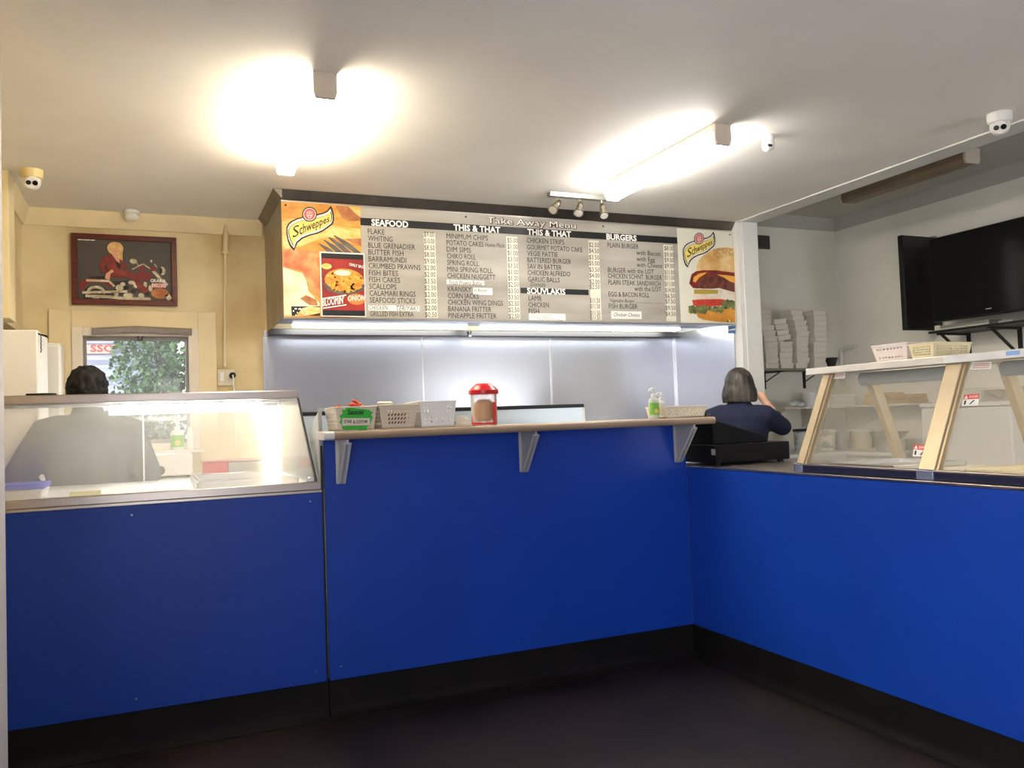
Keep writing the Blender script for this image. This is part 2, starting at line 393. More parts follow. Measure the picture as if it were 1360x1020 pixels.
def leafy(name, label, c, r, n, seed, trunk):
    rnd = random.Random(seed); t = thing(name, label, 'tree', trunk[0])
    tr = MB(); tr.limb(trunk, [.07, .055, .04][:len(trunk)], 10)
    for k in range(7):
        a = Vector(trunk[-1]); e = Vector(c)+Vector((rnd.uniform(-1, 1)*r[0]*.8, rnd.uniform(-1, 1)*r[1]*.6, rnd.uniform(-1, 1)*r[2]*.8))
        tr.tube([a, (a+e)/2+Vector((0, 0, .1)), e], [.03, .02, .008], 7)
    tr.build('trunk', m_bark, t)
    mb = MB()
    for k in range(n):
        while True:
            d = Vector((rnd.uniform(-1, 1), rnd.uniform(-1, 1), rnd.uniform(-1, 1)))
            if d.length < 1: break
        p = Vector(c)+Vector((d.x*r[0], d.y*r[1], d.z*r[2])); L = rnd.uniform(.035, .075); W = L*.36
        ax = Vector((rnd.uniform(-1, 1), rnd.uniform(-1, 1), rnd.uniform(-1, .4))).normalized(); sd = ax.cross(Vector((rnd.uniform(-1, 1), rnd.uniform(-1, 1), rnd.uniform(-1, 1)))).normalized()
        nn = ax.cross(sd)*.2*W
        mb.add([p, p+ax*L*.5+sd*W+nn, p+ax*L, p+ax*L*.5-sd*W+nn], [(0, 1, 2), (0, 2, 3)])
    mb.build('foliage', m_leaf, t, smooth=False)
leafy('leafy_tree', 'tall leafy green tree outside the kitchen window right of the shed', (.36, 9.0, 2.0), (.74, .5, 1.0), 7500, 3, [(.25, 9.1, 0), (.22, 9.1, .9), (.15, 9.05, 1.6)])
leafy('leafy_shrub', 'low green shrub growing in front of the ribbed shed outside', (-.22, 9.1, 1.12), (.42, .28, .56), 1300, 5, [(-.25, 9.1, 0), (-.22, 9.1, .5), (-.25, 9.1, .9)])
leafy('overhanging_tree', 'pale leafy branches hanging outside above the added red letters', (-.62, 9.25, 2.72), (.6, .2, .36), 1100, 9, [(-.2, 10.4, 0), (-.3, 10.2, 1.4), (-.45, 9.8, 2.3)])

# ---------------------------------------------------------------- fluorescent battens
def batten(name, label, x, y0, y1, col, strength, group, zt=ZC, w=.10, hood=.022, lit=True):
    t = thing(name, label, 'ceiling light', (x, (y0+y1)/2, zt), group)
    d = MB(); h = w/2; sw = .028 if hood < .03 else h+.003
    MB().box((x-sw, y0+.012, zt-hood), (x+sw, y1-.012, zt)).build('spine', m_lamp_end, t)
    prof = [(-h, -hood), (-h, -.082), (-h*.8, -.112), (h*.8, -.112), (h, -.082), (h, -hood)]
    d.prism([(x+a, y0+.02, zt+b) for a, b in prof], (0, y1-y0-.04, 0))
    m = mat(name+'_diffuser', col, .4, emit=col, estr=strength) if lit else mat('unlit_diffuser', '#8c7a62', .5, var=.1)
    d.build('diffuser', m, t, angle=25)
    for ya, yb in ((y0, y0+.022), (y1-.022, y1)):
        e = MB(); e.prism([(x-h*1.06, ya, zt), (x+h*1.06, ya, zt), (x+h*1.06, ya, zt-.088), (x+h*.85, ya, zt-.118), (x-h*.85, ya, zt-.118), (x-h*1.06, ya, zt-.088)], (0, yb-ya, 0))
        e.build('end_cap', m_lamp_end if ya == y0 or not lit else m, t, bevel=.003)
    return t
batten('batten_light', 'lit warm fluorescent batten on the ceiling above the left glass case', .722, 3.63, 4.84, (1.0, .88, .67), LAMP_WARM, 'lit ceiling battens')
batten('batten_light', 'lit white fluorescent batten on the ceiling nearest the beam', 2.86, 3.63, 4.83, (1.0, .95, .88), LAMP_COOL, 'lit ceiling battens', hood=.045)
batten('batten_light', 'unlit brown fluorescent batten on the dark ceiling beyond the beam', 5.70, 4.32, 5.58, (.3, .25, .2), 0, None, zt=ZC2, w=.15, lit=False)

# ---------------------------------------------------------------- counters
YF = 3.943; ZK = .166; ZT = 1.048; XC = 2.744
def counter(name, label, parts, loc, **k):
    t = thing(name, label, 'counter', loc)
    for nm, mb, m, bv in parts: mb.build(nm, m, t, bevel=bv)
    return t
lc = counter('counter', 'blue laminate counter front under the left heated glass case', [
    ('front_panel', MB().box((-1.2, YF, ZK), (.716, YF+.02, ZT-.014)), m_blue, .002),
    ('carcass', MB().box((-1.2, YF+.02, ZK), (.700, 5.12, ZT)), m_white_pl, 0),
    ('plinth', MB().box((-1.2, YF+.012, .0), (.722, 5.08, ZK)), m_cove, 0),
    ('edge_strip', MB().box((-1.2, YF-.004, ZT-.014), (.716, YF+.02, ZT)), m_rail, .002)], (-.2, YF, 0))
def screw(parent, pts, m):
    for p in pts: MB().lathe([(.004, -.003), (.004, 0)], p, 8, 'Y').build('screw', m, parent)
screw(lc, [atY(x, y, YF-.0005) for x, y in ((175, 684), (412, 666), (181, 928))], m_rail)
mc = counter('counter', 'tall blue laminate counter front under the wooden shelf in the middle', [
    ('front_panel', MB().box((.731, YF, ZK), (XC, YF+.02, 1.277)), m_blue, .002),
    ('carcass', MB().box((.735, YF+.02, ZK), (XC-.004, YF+.12, 1.277)), m_white_pl, 0),
    ('plinth', MB().box((.727, YF+.012, 0), (XC-.002, YF+.11, ZK)), m_cove, 0)], (1.7, YF, 0))
screw(mc, [atY(x, y, YF-.0005) for x, y in ((420, 892), (453, 885), (688, 852), (715, 848))], m_rail)
rc = counter('counter', 'long bright blue laminate counter front along the right under the glass case', [
    ('front_panel', MB().box((XC, -1.0, ZK), (XC+.02, YF, ZT-.012)), m_blue, .002),
    ('carcass', MB().box((XC+.02, -1.0, ZK), (3.42, 4.36, ZT-.012)), m_white_pl, 0),
    ('plinth', MB().box((XC+.012, -1.0, 0), (3.40, 4.34, ZK)), m_cove, 0),
    ('worktop', MB().box((XC-.004, -1.0, ZT-.012), (3.44, 4.38, ZT)), m_rail, .002)], (XC, 2, 0))
# coved skirting: the vinyl turns up the front of the counters
def cove(name, x0, x1, axis):
    prof = [(0, ZK), (0, 0), (.045, 0), (.045, .004), (.028, .010), (.014, .026), (.008, .05), (.006, ZK)]
    if axis == 'x': mb = MB().prism([(x0, YF-a, z) for a, z in prof], (x1-x0, 0, 0))
    else: mb = MB().prism([(XC-a, x0, z) for a, z in prof], (0, x1-x0, 0))
    o = struct(name, mb, m_cove, angle=60)
cove('baseboard_left', -1.2, .722, 'x'); cove('baseboard_front', .728, XC, 'x'); cove('baseboard_right', -1.0, YF, 'y')
struct('gap_shade', MB().box((.7165, YF+.0135, .0), (.7265, YF+.018, 1.25)), m_black)     # black strip standing for the shade in the gap between the two counters
# shelf on top of the middle counter with its brackets
m_lam = mat('beige_laminate', '#a8917c', .4, col2='#94806c', vscale=3, vstretch=(.6, 8, 8), stops=(.4, .6))
sh = thing('serving_shelf', 'long beige laminate serving shelf on top of the middle blue counter', 'shelf', (1.75, 3.9, 1.277))
pr = [(4.13, 1.280), (4.13, 1.316), (3.742, 1.316), (3.731, 1.311), (3.727, 1.297), (3.731, 1.283), (3.742, 1.278)]
MB().prism([(.742, y, z) for y, z in pr], (2.055, 0, 0)).build('board', m_lam, sh, angle=70)
MB().prism([(.694, min(y, 3.944), z+.0005) for y, z in pr], (.047, 0, 0)).build('end_piece', mat('white_end_piece', (.72, .72, .72), .4), sh, bevel=.003)
for k, x in enumerate((.806, 1.745, 2.688)):
    b = MB(); zt = 1.277
    b.prism([(x-.006, YF, zt), (x-.006, YF-.172, zt), (x-.006, YF-.172, zt-.02), (x-.006, YF-.02, zt-.208), (x-.006, YF, zt-.208)], (.012, 0, 0))
    b.prism([(x-.022, YF-.001, zt), (x+.022, YF-.001, zt), (x+.022, YF-.001, zt-.208), (x-.022, YF-.001, zt-.208)], (0, .001, 0))
    b.prism([(x-.018, YF-.172, zt-.02), (x+.018, YF-.172, zt-.02), (x+.018, YF-.02, zt-.208), (x-.018, YF-.02, zt-.208)], (0, .004, .006))
    b.build('bracket', m_grey_metal if k else mat('pale_bracket', (.55, .56, .6), .4), sh, bevel=.002)

# steel end guard between the left case and the shelf
gd = thing('end_guard', 'pale steel end guard plate between left glass case and shelf', 'guard', (.725, 4.1, 1.05))
MB().prism([(.7145, 3.985, 1.055), (.7145, 3.985, 1.41), (.7145, 4.47, 1.24), (.7145, 4.49, 1.055)], (.008, 0, 0)).build('plate', mat('pale_steel_plate', (.62, .66, .68), .35, .6), gd, bevel=.002)
MB().box((.7145, YF+.022, ZT+.02), (.730, YF+.042, 1.425)).build('edge_channel', m_grey_metal, gd, bevel=.002)
MB().prism([(.7225, 3.986, 1.318), (.7225, 3.986, 1.42), (.7225, 4.3, 1.318)], (.012, 0, 0)).build('inner_gusset', m_grey_metal, gd, bevel=.002)
# ---------------------------------------------------------------- steel splashback behind the cookers
sp = thing('splashback', 'rippled stainless steel sheets lining the wall under the range hood', 'splashback', (2.6, 6.48, .9))
for a, b in ((.778, 2.008), (2.012, 3.160), (3.164, 4.436)):
    MB().box((a, 6.485, .85), (b, 6.5, 2.07)).build('sheet', m_steel_wavy, sp)
MB().box((4.436, 5.62, .85), (4.448, 6.485, 2.07)).build('side_sheet', m_steel_wavy, sp)
m_seam = mat('bright_steel_trim', (.8, .8, .8), .2, 1.0)
for x in (2.010, 3.162): MB().box((x-.007, 6.478, .85), (x+.007, 6.486, 2.03)).build('seam_strip', m_seam, sp)
MB().box((4.425, 6.474, .85), (4.437, 6.486, 2.03)).build('corner_strip', m_seam, sp)
MB().box((.766, 6.478, .85), (.780, 6.5, 2.03)).build('edge_strip', m_seam, sp)
st = MB(); q = [atX(x, y, 4.4345) for x, y in ((967, 433), (976.5, 433), (976.5, 443), (967, 443))]
st.use(mat('blue_sticker', '#3a6fa8', .5)).prism(q, (.001, 0, 0)); z0 = (q[0].z+q[2].z)/2
st.use(m_paper).box((4.4335, min(p.y for p in q), z0-.006), (4.4345, max(p.y for p in q), z0+.006))
single(st, 'sticker', None, 'small blue and white sticker on the steel wall under the menu board end', 'sticker', tuple(q[3]))

# ---------------------------------------------------------------- range hood
HX0, HX1, HY0, HZ = .800, 4.446, 5.60, 2.062
hd = thing('range_hood', 'long stainless steel range hood hanging under the ceiling behind the menu board', 'range hood', (2.6, 6.0, HZ))
MB().box((HX0, HY0, HZ), (HX1, HY0+.012, ZC-.001)).build('front_panel', m_hood_face, hd)
MB().box((HX0, HY0+.012, HZ), (HX0+.012, 6.475, ZC-.001)).build('side_panel', m_steel_old, hd)
f = MB(); f.prism([(HX0, HY0-.010, ZC-.055), (HX0, HY0-.055, ZC-.001), (HX0, HY0, ZC-.001), (HX0, HY0, ZC-.060)], (HX1-HX0, 0, 0))
f.prism([(HX0-.055, HY0-.055, ZC-.001), (HX0, HY0-.055, ZC-.001), (HX0, HY0-.008, ZC-.06), (HX0-.008, HY0-.008, ZC-.06)], (0, 0, -.0001))
f.prism([(HX0-.010, HY0-.055, ZC-.055), (HX0-.055, HY0-.055, ZC-.001), (HX0, HY0-.055, ZC-.001), (HX0, HY0-.055, ZC-.060)], (0, 6.46-HY0, 0))
f.build('top_trim', mat('dark_hood_trim', (.22, .20, .18), .4, 1.0, var=.2, vscale=4), hd, smooth=False)
MB().box((HX0, HY0-.006, HZ-.012), (HX1, HY0+.05, HZ)).build('front_lip', m_steel, hd, bevel=.003)
c = MB(); c.prism([(HX0+.012, HY0+.05, HZ-.002), (HX0+.012, 6.12, HZ+.018), (HX0+.012, 6.12, HZ+.04), (HX0+.012, HY0+.05, HZ+.02)], (HX1-HX0-.012, 0, 0))
c.build('canopy_lining', mat('blue_grey_steel', (.36, .41, .48), .3, 1.0, var=.25, vscale=1.6, vstretch=(2.5, .3, .3)), hd)
MB().box((HX0+.012, 6.12, HZ+.06), (HX1, 6.44, HZ+.08)).build('light_tray', m_steel, hd)
for a, b in ((.95, 2.30), (2.42, 4.3)):
    MB().box((a, 6.17, HZ+.006), (b, 6.25, HZ+.06)).build('lamp', mat('hood_lamp', (.9, .95, 1), .4, emit=(.90, .95, 1.0), estr=HOOD_LAMP), hd, bevel=.01)
MB().box((HX0+.0, 6.38, HZ-.035), (HX1, 6.474, HZ+.012)).build('grease_gutter', mat('dark_gutter', (.10, .095, .09), .4, 1.0), hd, bevel=.004)
MB().lathe([(.012, -.03), (.012, 0), (.02, .01)], (2.385, 6.37, HZ-.01), 12).build('drain_tap', m_seam, hd)
for x, y in ((370, 438.5), (374.5, 436)): p = atZ(x, y, HZ+.02); MB().ball(p, .008).build('rivet', m_seam, hd)

# ---------------------------------------------------------------- menu board
YS = 5.588
TL, TR, BL, BR = atY(373, 267.5, YS), atY(971.3, 307.9, YS), atY(377, 420.2, YS), atY(977, 430.4, YS)
BX0, BX1 = (TL.x+BL.x)/2, HX1-.004; BZ1 = (TL.z+TR.z)/2; BZ0 = (BL.z+BR.z)/2
def bxz(x, y): p = atY(x, y, YS); return p.x, p.z
LY = [0]
def layer(k): return YS-.0030-.0006*k
def bpoly(mb, m, pts, k):
    mb.use(m); y = layer(k); mb.poly([(*([bxz(*p)[0]]), y, bxz(*p)[1]) for p in pts])
def brect(mb, m, x0, x1, z0, z1, k): mb.use(m).box((x0, layer(k), z0), (x1, layer(k)+.0005, z1))
mbd = thing('menu_board', 'wide take away menu board with price columns fixed across the range hood', 'menu board', ((BX0+BX1)/2, YS, BZ0))
m_board = mat('silver_menu_board', '#b3aea4', .42, col2='#948e85', vscale=1.3, vstretch=(.8, 1, 5), stops=(.3, .7), spec=.4)
MB().box((BX0, YS-.002, BZ0), (BX1, HY0, BZ1)).build('backing_panel', m_board, mbd)
m_ink = mat('black_print', (.008, .008, .009), .5); m_strip = mat('price_strip', '#dcd8c8', .5, var=.03); m_wl = mat('white_print', (.85, .84, .80), .5)
XL = bxz(480, 350)[0]; XRp = bxz(901.5, 370)[0]
# header band and prices strips
hb = MB(); zb = (bxz(480, 294)[1]+bxz(900, 320)[1])/2
brect(hb, m_ink, XL, XRp, zb-.026, zb+.026, 1)
sx0, sz1 = bxz(691, 381.8); sx1, sz0 = bxz(781.6, 392.8)
hb.build('header_band', m_ink, mbd); hb = MB(); brect(hb, m_ink, sx0, sx1, sz0+.004, sz1-.002, 1)
hb.build('header_band', m_ink, mbd)
for xa, xb, ya, yb in ((562.5, 581.5, 309, 427), (672, 691, 314, 427), (781, 799, 319, 427), (880.5, 898, 325, 428)):
    ps = MB(); a = bxz(xa, ya); b = bxz(xb, yb); brect(ps, m_strip, a[0], b[0], max(b[1], BZ0+.01), a[1], 1); ps.build('price_strip', m_strip, mbd)
def row(mb, s, x, y, h=.036, xr=None, k=2, bold=0, shear=0):
    a = bxz(x, y); w = (bxz(xr, y)[0]-a[0]) if xr else None
    return letter(mb, s, lambda u, v: (a[0]+u, layer(k), a[1]-h/2+v), w=w, h=h, bold=bold, shear=shear)
rowT = lambda *a, **k: (lambda mb: (row(mb, *a, **k), mb.build('item_lettering', m_ink, mbd, smooth=False)))(MB())
rowP = lambda *a, **k: (lambda mb: (row(mb, *a, **k), mb.build('price_lettering', m_ink, mbd, smooth=False)))(MB())
C1 = ['FLAKE', 'WHITING', 'BLUE GRENADIER', 'BUTTER FISH', 'BARRAMUNDI', 'CRUMBED PRAWNS', 'FISH BITES', 'FISH CAKES', 'SCALLOPS', 'CALAMARI RINGS', 'SEAFOOD STICKS', None, 'GRILLED FISH EXTRA']
R1 = [828, 880, 1025, 950, 968, 1060, 915, 928, 904, 1028, 1026, 0, 1015]
P1 = ['$9.00', '$10.00', '$8.50', '$8.00', '$9.00', '$2.00', '$2.00', '$3.50', '$2.50', '$2.00', '$2.00', '$2.00', '$0.50']
for i in range(13):
    x = 488.3+(491.3-488.3)*i/12; y = 307.2+(416.7-307.2)*i/12
    if C1[i]: rowT(C1[i], x, y, xr=340+R1[i]/4.857, h=.036 if i < 12 else .032)
for i in range(13): rowP(P1[i], 563+1.4*i/12, 311+(417.8-311)*i/12, xr=576.3+3.7*i/12, h=.034)
C2 = ['MINIMUM CHIPS', 'POTATO CAKES', 'DIM SIMS', 'CHIKO ROLL', 'SPRING ROLL', 'MINI SPRING ROLL', 'CHICKEN NUGGETT', None, 'KRANSKY', 'CORN JACKS', 'CHICKEN WING DINGS', 'BANANA FRITTER', 'PINEAPPLE FRITTER']
R2 = [400, 365, 267, 305, 330, 437, 458, 0, 270, 328, 518, 427, 468]
P2 = ['$5.00', '$1.00', '$1.00', '$3.50', '$3.50', '$1.00', '$1.00', '$2.50', '$3.50', '$3.50', '$2.50', '$2.50', '$2.50']
for i in range(13):
    x = 592.7+2.5*i/12; y = 313.4+(418.9-313.4)*i/12
    if C2[i]: rowT(C2[i], x, y, xr=580+R2[i]/5.913)
    rowP(P2[i], 673.5+2*i/12, 319+(419.8-319)*i/12, xr=687+2.5*i/12, h=.034)
Z5 = 5.913
for s, x, xr, y in (('CHICKEN STRIPS', 705, 998, 298), ('GOURMET POTATO CAKE', 707, 1141, 351), ('VEGIE PATTIE', 709, 947, 400), ('BATTERED BURGER', 710, 1053, 450), ('SAV IN BATTER', 711, 978, 500),
                    ('CHICKEN ALFREDO', 713, 1046, 549), ('GARLIC BALLS', 715, 963, 599), ('LAMB', 720, 820, 747), ('CHICKEN', 720, 879, 798), ('FISH', 721, 803, 848)):
    rowT(s, 580+x/Z5, 270+(y-8*(1-(y-298)/650))/Z5, xr=580+xr/Z5)
for s, y in (('$2.50', 325), ('$4.50', 372), ('$3.50', 423), ('$5.00', 470), ('$3.50', 520), ('$4.00', 566), ('$2.00', 615), ('$2.50', 655), ('$11.50', 762), ('$11.50', 808), ('$11.50', 860), ('$11.50', 897)):
    rowP(s, 580+(1193+(y-325)*.02)/Z5, 270+y/Z5, xr=580+(1270+(y-325)*.025)/Z5, h=.034)
for s, x, xr, y in (('PLAIN BURGER', 157, 400, 326), ('with Bacon', 383, 570, 385), ('with Egg', 385, 528, 434), ('with Cheese', 386, 586, 480), ('BURGER with the LOT', 160, 520, 521), ('CHICKEN SCHNT. BURGER', 161, 583, 567),
                    ('PLAIN STEAK SANDWICH', 163, 573, 617), ('with the LOT', 368, 577, 668), ('EGG & BACON ROLL', 165, 485, 711), ('FISH BURGER', 167, 392, 805)):
    rowT(s, 780+x/Z5, 270+(y+2)/Z5, xr=780+xr/Z5)
for s, y in (('$8.00', 352), ('$9.00', 402), ('$9.00', 444), ('$9.00', 490), ('$11.00', 541), ('$11.00', 583), ('$11.00', 632), ('$14.00', 681), ('$6.50', 727), ('$7.50', 770), ('$9.50', 821), ('$4.50', 868)):
    rowP(s, 780+(602+(y-352)*.022)/Z5, 270+y/Z5, xr=780+(676+(y-352)*.028)/Z5, h=.034)
HY = lambda x: 294.6+(x-480)/420*25.4
H = MB(); row(H, 'SEAFOOD', 493, HY(493), h=.042, xr=542, bold=.035); H.build('header_lettering', m_wl, mbd, smooth=False); H = MB(); row(H, 'THIS & THAT', 602, HY(602), h=.042, xr=664, bold=.03); H.build('header_lettering', m_wl, mbd, smooth=False);
H = MB(); row(H, 'THIS & THAT', 700, HY(700), h=.042, xr=758, bold=.03); H.build('header_lettering', m_wl, mbd, smooth=False); H = MB(); row(H, 'BURGERS', 805, HY(805), h=.042, xr=845, bold=.035); H.build('header_lettering', m_wl, mbd, smooth=False); H = MB(); row(H, 'SOUVLAKIS', 699.7, 386.2, h=.042, xr=750.5, bold=.03); H.build('header_lettering', m_wl, mbd, smooth=False);
tt = MB(); tt.use(mat('title_shadow', '#2a2622', .5)); row(tt, 'Take Away Menu', 646.3, 292.4, h=.047, xr=765, bold=.05, k=2)
tt.use(mat('title_print', '#f2eee4', .5)); row(tt, 'Take Away Menu', 646.6, 292.2, h=.045, xr=764, bold=0, k=3)
tt.build('title_lettering', None, mbd, smooth=False)
# stuck-on labels with handwriting
pen = mat('pen_writing', '#3a3733', .6)
def label(x0, y0, x1, y1): lab = MB(); a = bxz(x0, y0); b = bxz(x1, y1); brect(lab, m_paper, a[0], b[0], b[1], a[1], 2); lab.build('stuck_label', m_paper, mbd)
label(489, 405, 557, 413.5); label(593, 371.5, 643, 379); label(628, 382, 654, 392); label(702, 416, 751, 426); label(811, 413, 852, 424)
for s, x, xr, y, h in (('CHICKEN', 490, 515, 408.2, .030), ('TERIYAKI', 526, 555, 409.3, .034), ('Home Made', 644, 670, 325, .030), ('Fresh Prawns Butter', 596, 641, 375, .030), ('in Batter', 629, 647, 385.3, .022),
                       ('Donuts', 704, 724, 377.2, .034),
                       ('Vegetable Burger', 810, 842, 399, .026), ('Chicken Cheese', 815, 849, 417.8, .028)):
    hw = MB(); row(hw, s, x, y, h=h, xr=xr, k=4, bold=0, shear=.25); hw.build('handwriting', pen, mbd, smooth=False)
def scribble(x0, x1, y, h, seed):
    rs = random.Random(seed); n = int((x1-x0)*1.6); a = bxz(x0, y); b = bxz(x1, y); mb = MB(); P = []
    for i in range(n+1):
        t = i/n; P.append((a[0]+(b[0]-a[0])*t, a[1]+rs.uniform(-h, h)*.5, rs.random() > .14))
    for p, q in zip(P[:-1], P[1:]):
        if p[2]: mb.poly([(p[0], layer(4), p[1]-.0011), (q[0], layer(4), q[1]-.0011), (q[0], layer(4), q[1]+.0011), (p[0], layer(4), p[1]+.0011)])
    mb.build('handwriting', pen, mbd, smooth=False)
for k_, (x0, x1, y, h) in enumerate(((704, 733, 418.2, .013), (704, 731, 421.2, .013), (712, 746, 424.2, .013), (843, 880, 402.2, .008), (807, 813, 414.6, .014))): scribble(x0, x1, y, h, k_)
for x, y in ((379, 273), (618, 288.5), (707.5, 288), (800, 301), (968, 312)): p = bxz(x, y); sc = MB(); sc.lathe([(.007, -.012), (.005, -.014)], (p[0], YS-.001, p[1]), 10, 'Y'); sc.build('screw', m_dark_metal, mbd)
# -- printed food picture at the left end
def Z(x, y): return 370+x/6.375, 265+y/6.375
m_batter = mat('print_golden_batter', '#dca552', .5, col2='#c27f2c', vscale=7, vstretch=(1, 1, 3))
m_pale = mat('print_pale_batter', '#f0cf8e', .5, col2='#dfa852', vscale=10, vstretch=(1, 1, 3)); m_rust = mat('print_rust_crumb', '#d99a62', .5, col2='#b9643c', vscale=14)
m_fish = mat('print_white_fish', '#f3ead2', .5, col2='#dfc79b', vscale=9); m_tine = mat('print_fork_grey', '#6d675f', .4, col2='#4a443f', vscale=14); m_tan = mat('print_tan', '#b8794a', .5, col2='#8c4f2d', vscale=9)
pic = MB(); xr = bxz(480, 330)[0]
brect(pic, m_batter, BX0, xr, BZ0, BZ1, 0)
xl0 = 24
bpoly(pic, m_pale, [Z(*p) for p in ((30, 190), (120, 160), (300, 190), (520, 230), (690, 250), (695, 330), (560, 335), (420, 320), (300, 350), (180, 400), (60, 420), (35, 400))], 2)
bpoly(pic, m_tan, [Z(*p) for p in ((480, 55), (690, 62), (692, 180), (590, 185), (540, 160), (510, 110))], 2)
bpoly(pic, m_pale, [Z(*p) for p in ((590, 60), (690, 62), (692, 150), (640, 110))], 3)
bpoly(pic, m_rust, [Z(*p) for p in ((36, 425), (150, 420), (260, 440), (345, 445), (350, 830), (290, 800), (240, 690), (200, 610), (120, 590), (40, 570))], 3)
bpoly(pic, m_fish, [Z(*p) for p in ((38, 575), (120, 600), (200, 625), (235, 690), (250, 770), (300, 830), (350, 880), (352, 985), (45, 985))], 4)
bpoly(pic, m_tan, [Z(*p) for p in ((180, 840), (230, 810), (320, 850), (330, 900), (260, 895))], 5)
bpoly(pic, m_tan, [Z(*p) for p in ((560, 335), (695, 330), (700, 400), (620, 365))], 3)
for tx in ((335, 378, 470, 445), (378, 345, 545, 450), (417, 322, 620, 452), (460, 305, 700, 455)):
    x0, y0, x1, y1 = tx; bpoly(pic, m_tine, [Z(x0, y0), Z(x0+14, y0-2), Z(x0+(x1-x0)*.5+20, y0+(y1-y0)*.45), Z(x1, y1), Z(x1-62, y1-2), Z(x0+(x1-x0)*.45-18, y0+(y1-y0)*.55)], 4)
bpoly(pic, m_ink, [Z(*p) for p in ((105, 905), (350, 905), (350, 985), (110, 985))], 6)
bpoly(pic, m_pale, [Z(*p) for p in ((150, 985), (200, 920), (260, 905), (352, 915), (352, 960), (250, 985))], 7)
rr = random.Random(4)
for i in range(16): x = 112+rr.random()*140; y = 912+rr.random()*66; bpoly(pic, m_wl, [Z(x, y), Z(x+9, y+2), Z(x+7, y+14), Z(x-3, y+10)], 8)
pic.build('food_picture', None, mbd, smooth=False)
# -- drink maker's ribbon badge, once at each end
m_byel = mat('badge_yellow', '#e6cf6a', .45); m_bsil = mat('badge_silver', '#d6d3cd', .4); m_bred = mat('badge_red', '#d2555a', .5, var=.15, vscale=40)
src = [(130, 437), (63, 240), (440, 55), (260, 128)]; 
def affine(dst):
    A = np.array([[x, y, 1] for x, y in src]); D = np.array(dst); M, *_ = np.linalg.lstsq(A, D, rcond=None)
    return lambda x, y: tuple(np.array([x, y, 1]) @ M)
def badge(fn, k0):
    mb = MB()
    outer = [(130, 437), (95, 402), (74, 350), (64, 290), (63, 240), (80, 205), (110, 180), (150, 162), (205, 147), (260, 150), (322, 125), (370, 115), (410, 95), (441, 53), (456, 85), (467, 130), (468, 180), (456, 212), (420, 240), (370, 275), (320, 295), (260, 310), (200, 335), (160, 370), (143, 405)]
    mid = [(130, 415), (104, 385), (84, 340), (75, 290), (74, 245), (90, 213), (118, 190), (155, 172), (205, 158), (260, 160), (322, 138), (372, 127), (412, 109), (438, 80), (446, 105), (456, 140), (456, 176), (445, 204), (413, 229), (366, 262), (316, 283), (256, 298), (193, 323), (150, 360), (136, 390)]
    inn = [(128, 392), (112, 365), (96, 325), (86, 285), (86, 258), (104, 231), (128, 212), (160, 196), (205, 184), (260, 190), (322, 162), (374, 149), (414, 131), (436, 110), (443, 140), (444, 168), (434, 194), (408, 213), (362, 243), (312, 265), (252, 280), (186, 305), (142, 343), (131, 365)]
    inb = [(sum(p[0] for p in inn)/len(inn)+(x-sum(p[0] for p in inn)/len(inn))*1.035, sum(p[1] for p in inn)/len(inn)+(y-sum(p[1] for p in inn)/len(inn))*1.05) for x, y in inn]
    for m, P, k in ((m_ink, outer, 0), (m_bsil, mid, 1), (m_ink, inb, 2), (m_byel, inn, 3)): bpoly(mb, m, [fn(*p) for p in P], k0+k)
    for m, r, k in ((m_ink, 63, 4), (m_bsil, 54, 5), (m_bred, 47, 6)):
        bpoly(mb, m, [fn(260+r*math.cos(2*PI*i/28), 128+r*math.sin(2*PI*i/28)) for i in range(28)], k0+k)
    for (x, y, w, h) in ((260, 112, 9, 16), (240, 125, 7, 22), (280, 125, 7, 22), (260, 148, 16, 16)):
        bpoly(mb, m_bsil, [fn(x+w*math.cos(2*PI*i/10), y+h*math.sin(2*PI*i/10)) for i in range(10)], k0+7)
        bpoly(mb, m_bred, [fn(x+w*.5*math.cos(2*PI*i/10), y+h*.6*math.sin(2*PI*i/10)) for i in range(10)], k0+8)
    mb.use(m_ink); y = layer(k0+5); L = 330.0
    def place(u, v):
        t = u/L; bx = 118+(435-118)*t; by = 328+(186-328)*t; sc = 1.0-.42*t
        p = bxz(*fn(bx-v*sc*.10, by-v*sc)); return (p[0], y, p[1])
    letter(mb, 'S', lambda u, v: place(u, v), w=62, h=92, bold=.0, shear=.15)
    letter(mb, 'chweppes', lambda u, v: place(u+62, v), w=262, h=88, bold=.012, shear=.15)
    return mb
badge(lambda x, y: Z(x, y), 9).build('ribbon_badge', None, mbd, smooth=False)
# -- printed burger at the right end
bp_ = MB(); brect(bp_, mat('print_cream_white', '#dedccb', .5, var=.02), XRp, BX1, BZ0, BZ1, 0)
def Zr(x, y): return 895+x/7.556, 300+y/7.556
m_bun = mat('print_bun', '#e2c48c', .5, col2='#c99a58', vscale=9); m_ses = mat('print_sesame', '#b5793d', .5, col2='#8d5526', vscale=60)
m_pat = mat('print_patty', '#7d4334', .5, col2='#4e231c', vscale=22); m_bac = mat('print_bacon', '#8e2b24', .5, col2='#6b1d1b', vscale=18); m_che = mat('print_cheese', '#e6a83f', .5)
m_pic = mat('print_pickle', '#b09a3f', .5); m_oni = mat('print_onion', '#e7dccb', .5, col2='#d6bca6', vscale=9); m_tom = mat('print_tomato', '#cf4a33', .5, col2='#b5332a', vscale=12)
m_let = mat('print_lettuce', '#8d9152', .5, col2='#4a5230', vscale=30); m_bot = mat('print_bottom_bun', '#dd9c3c', .5, col2='#c47f2a', vscale=7)
R_ = 606
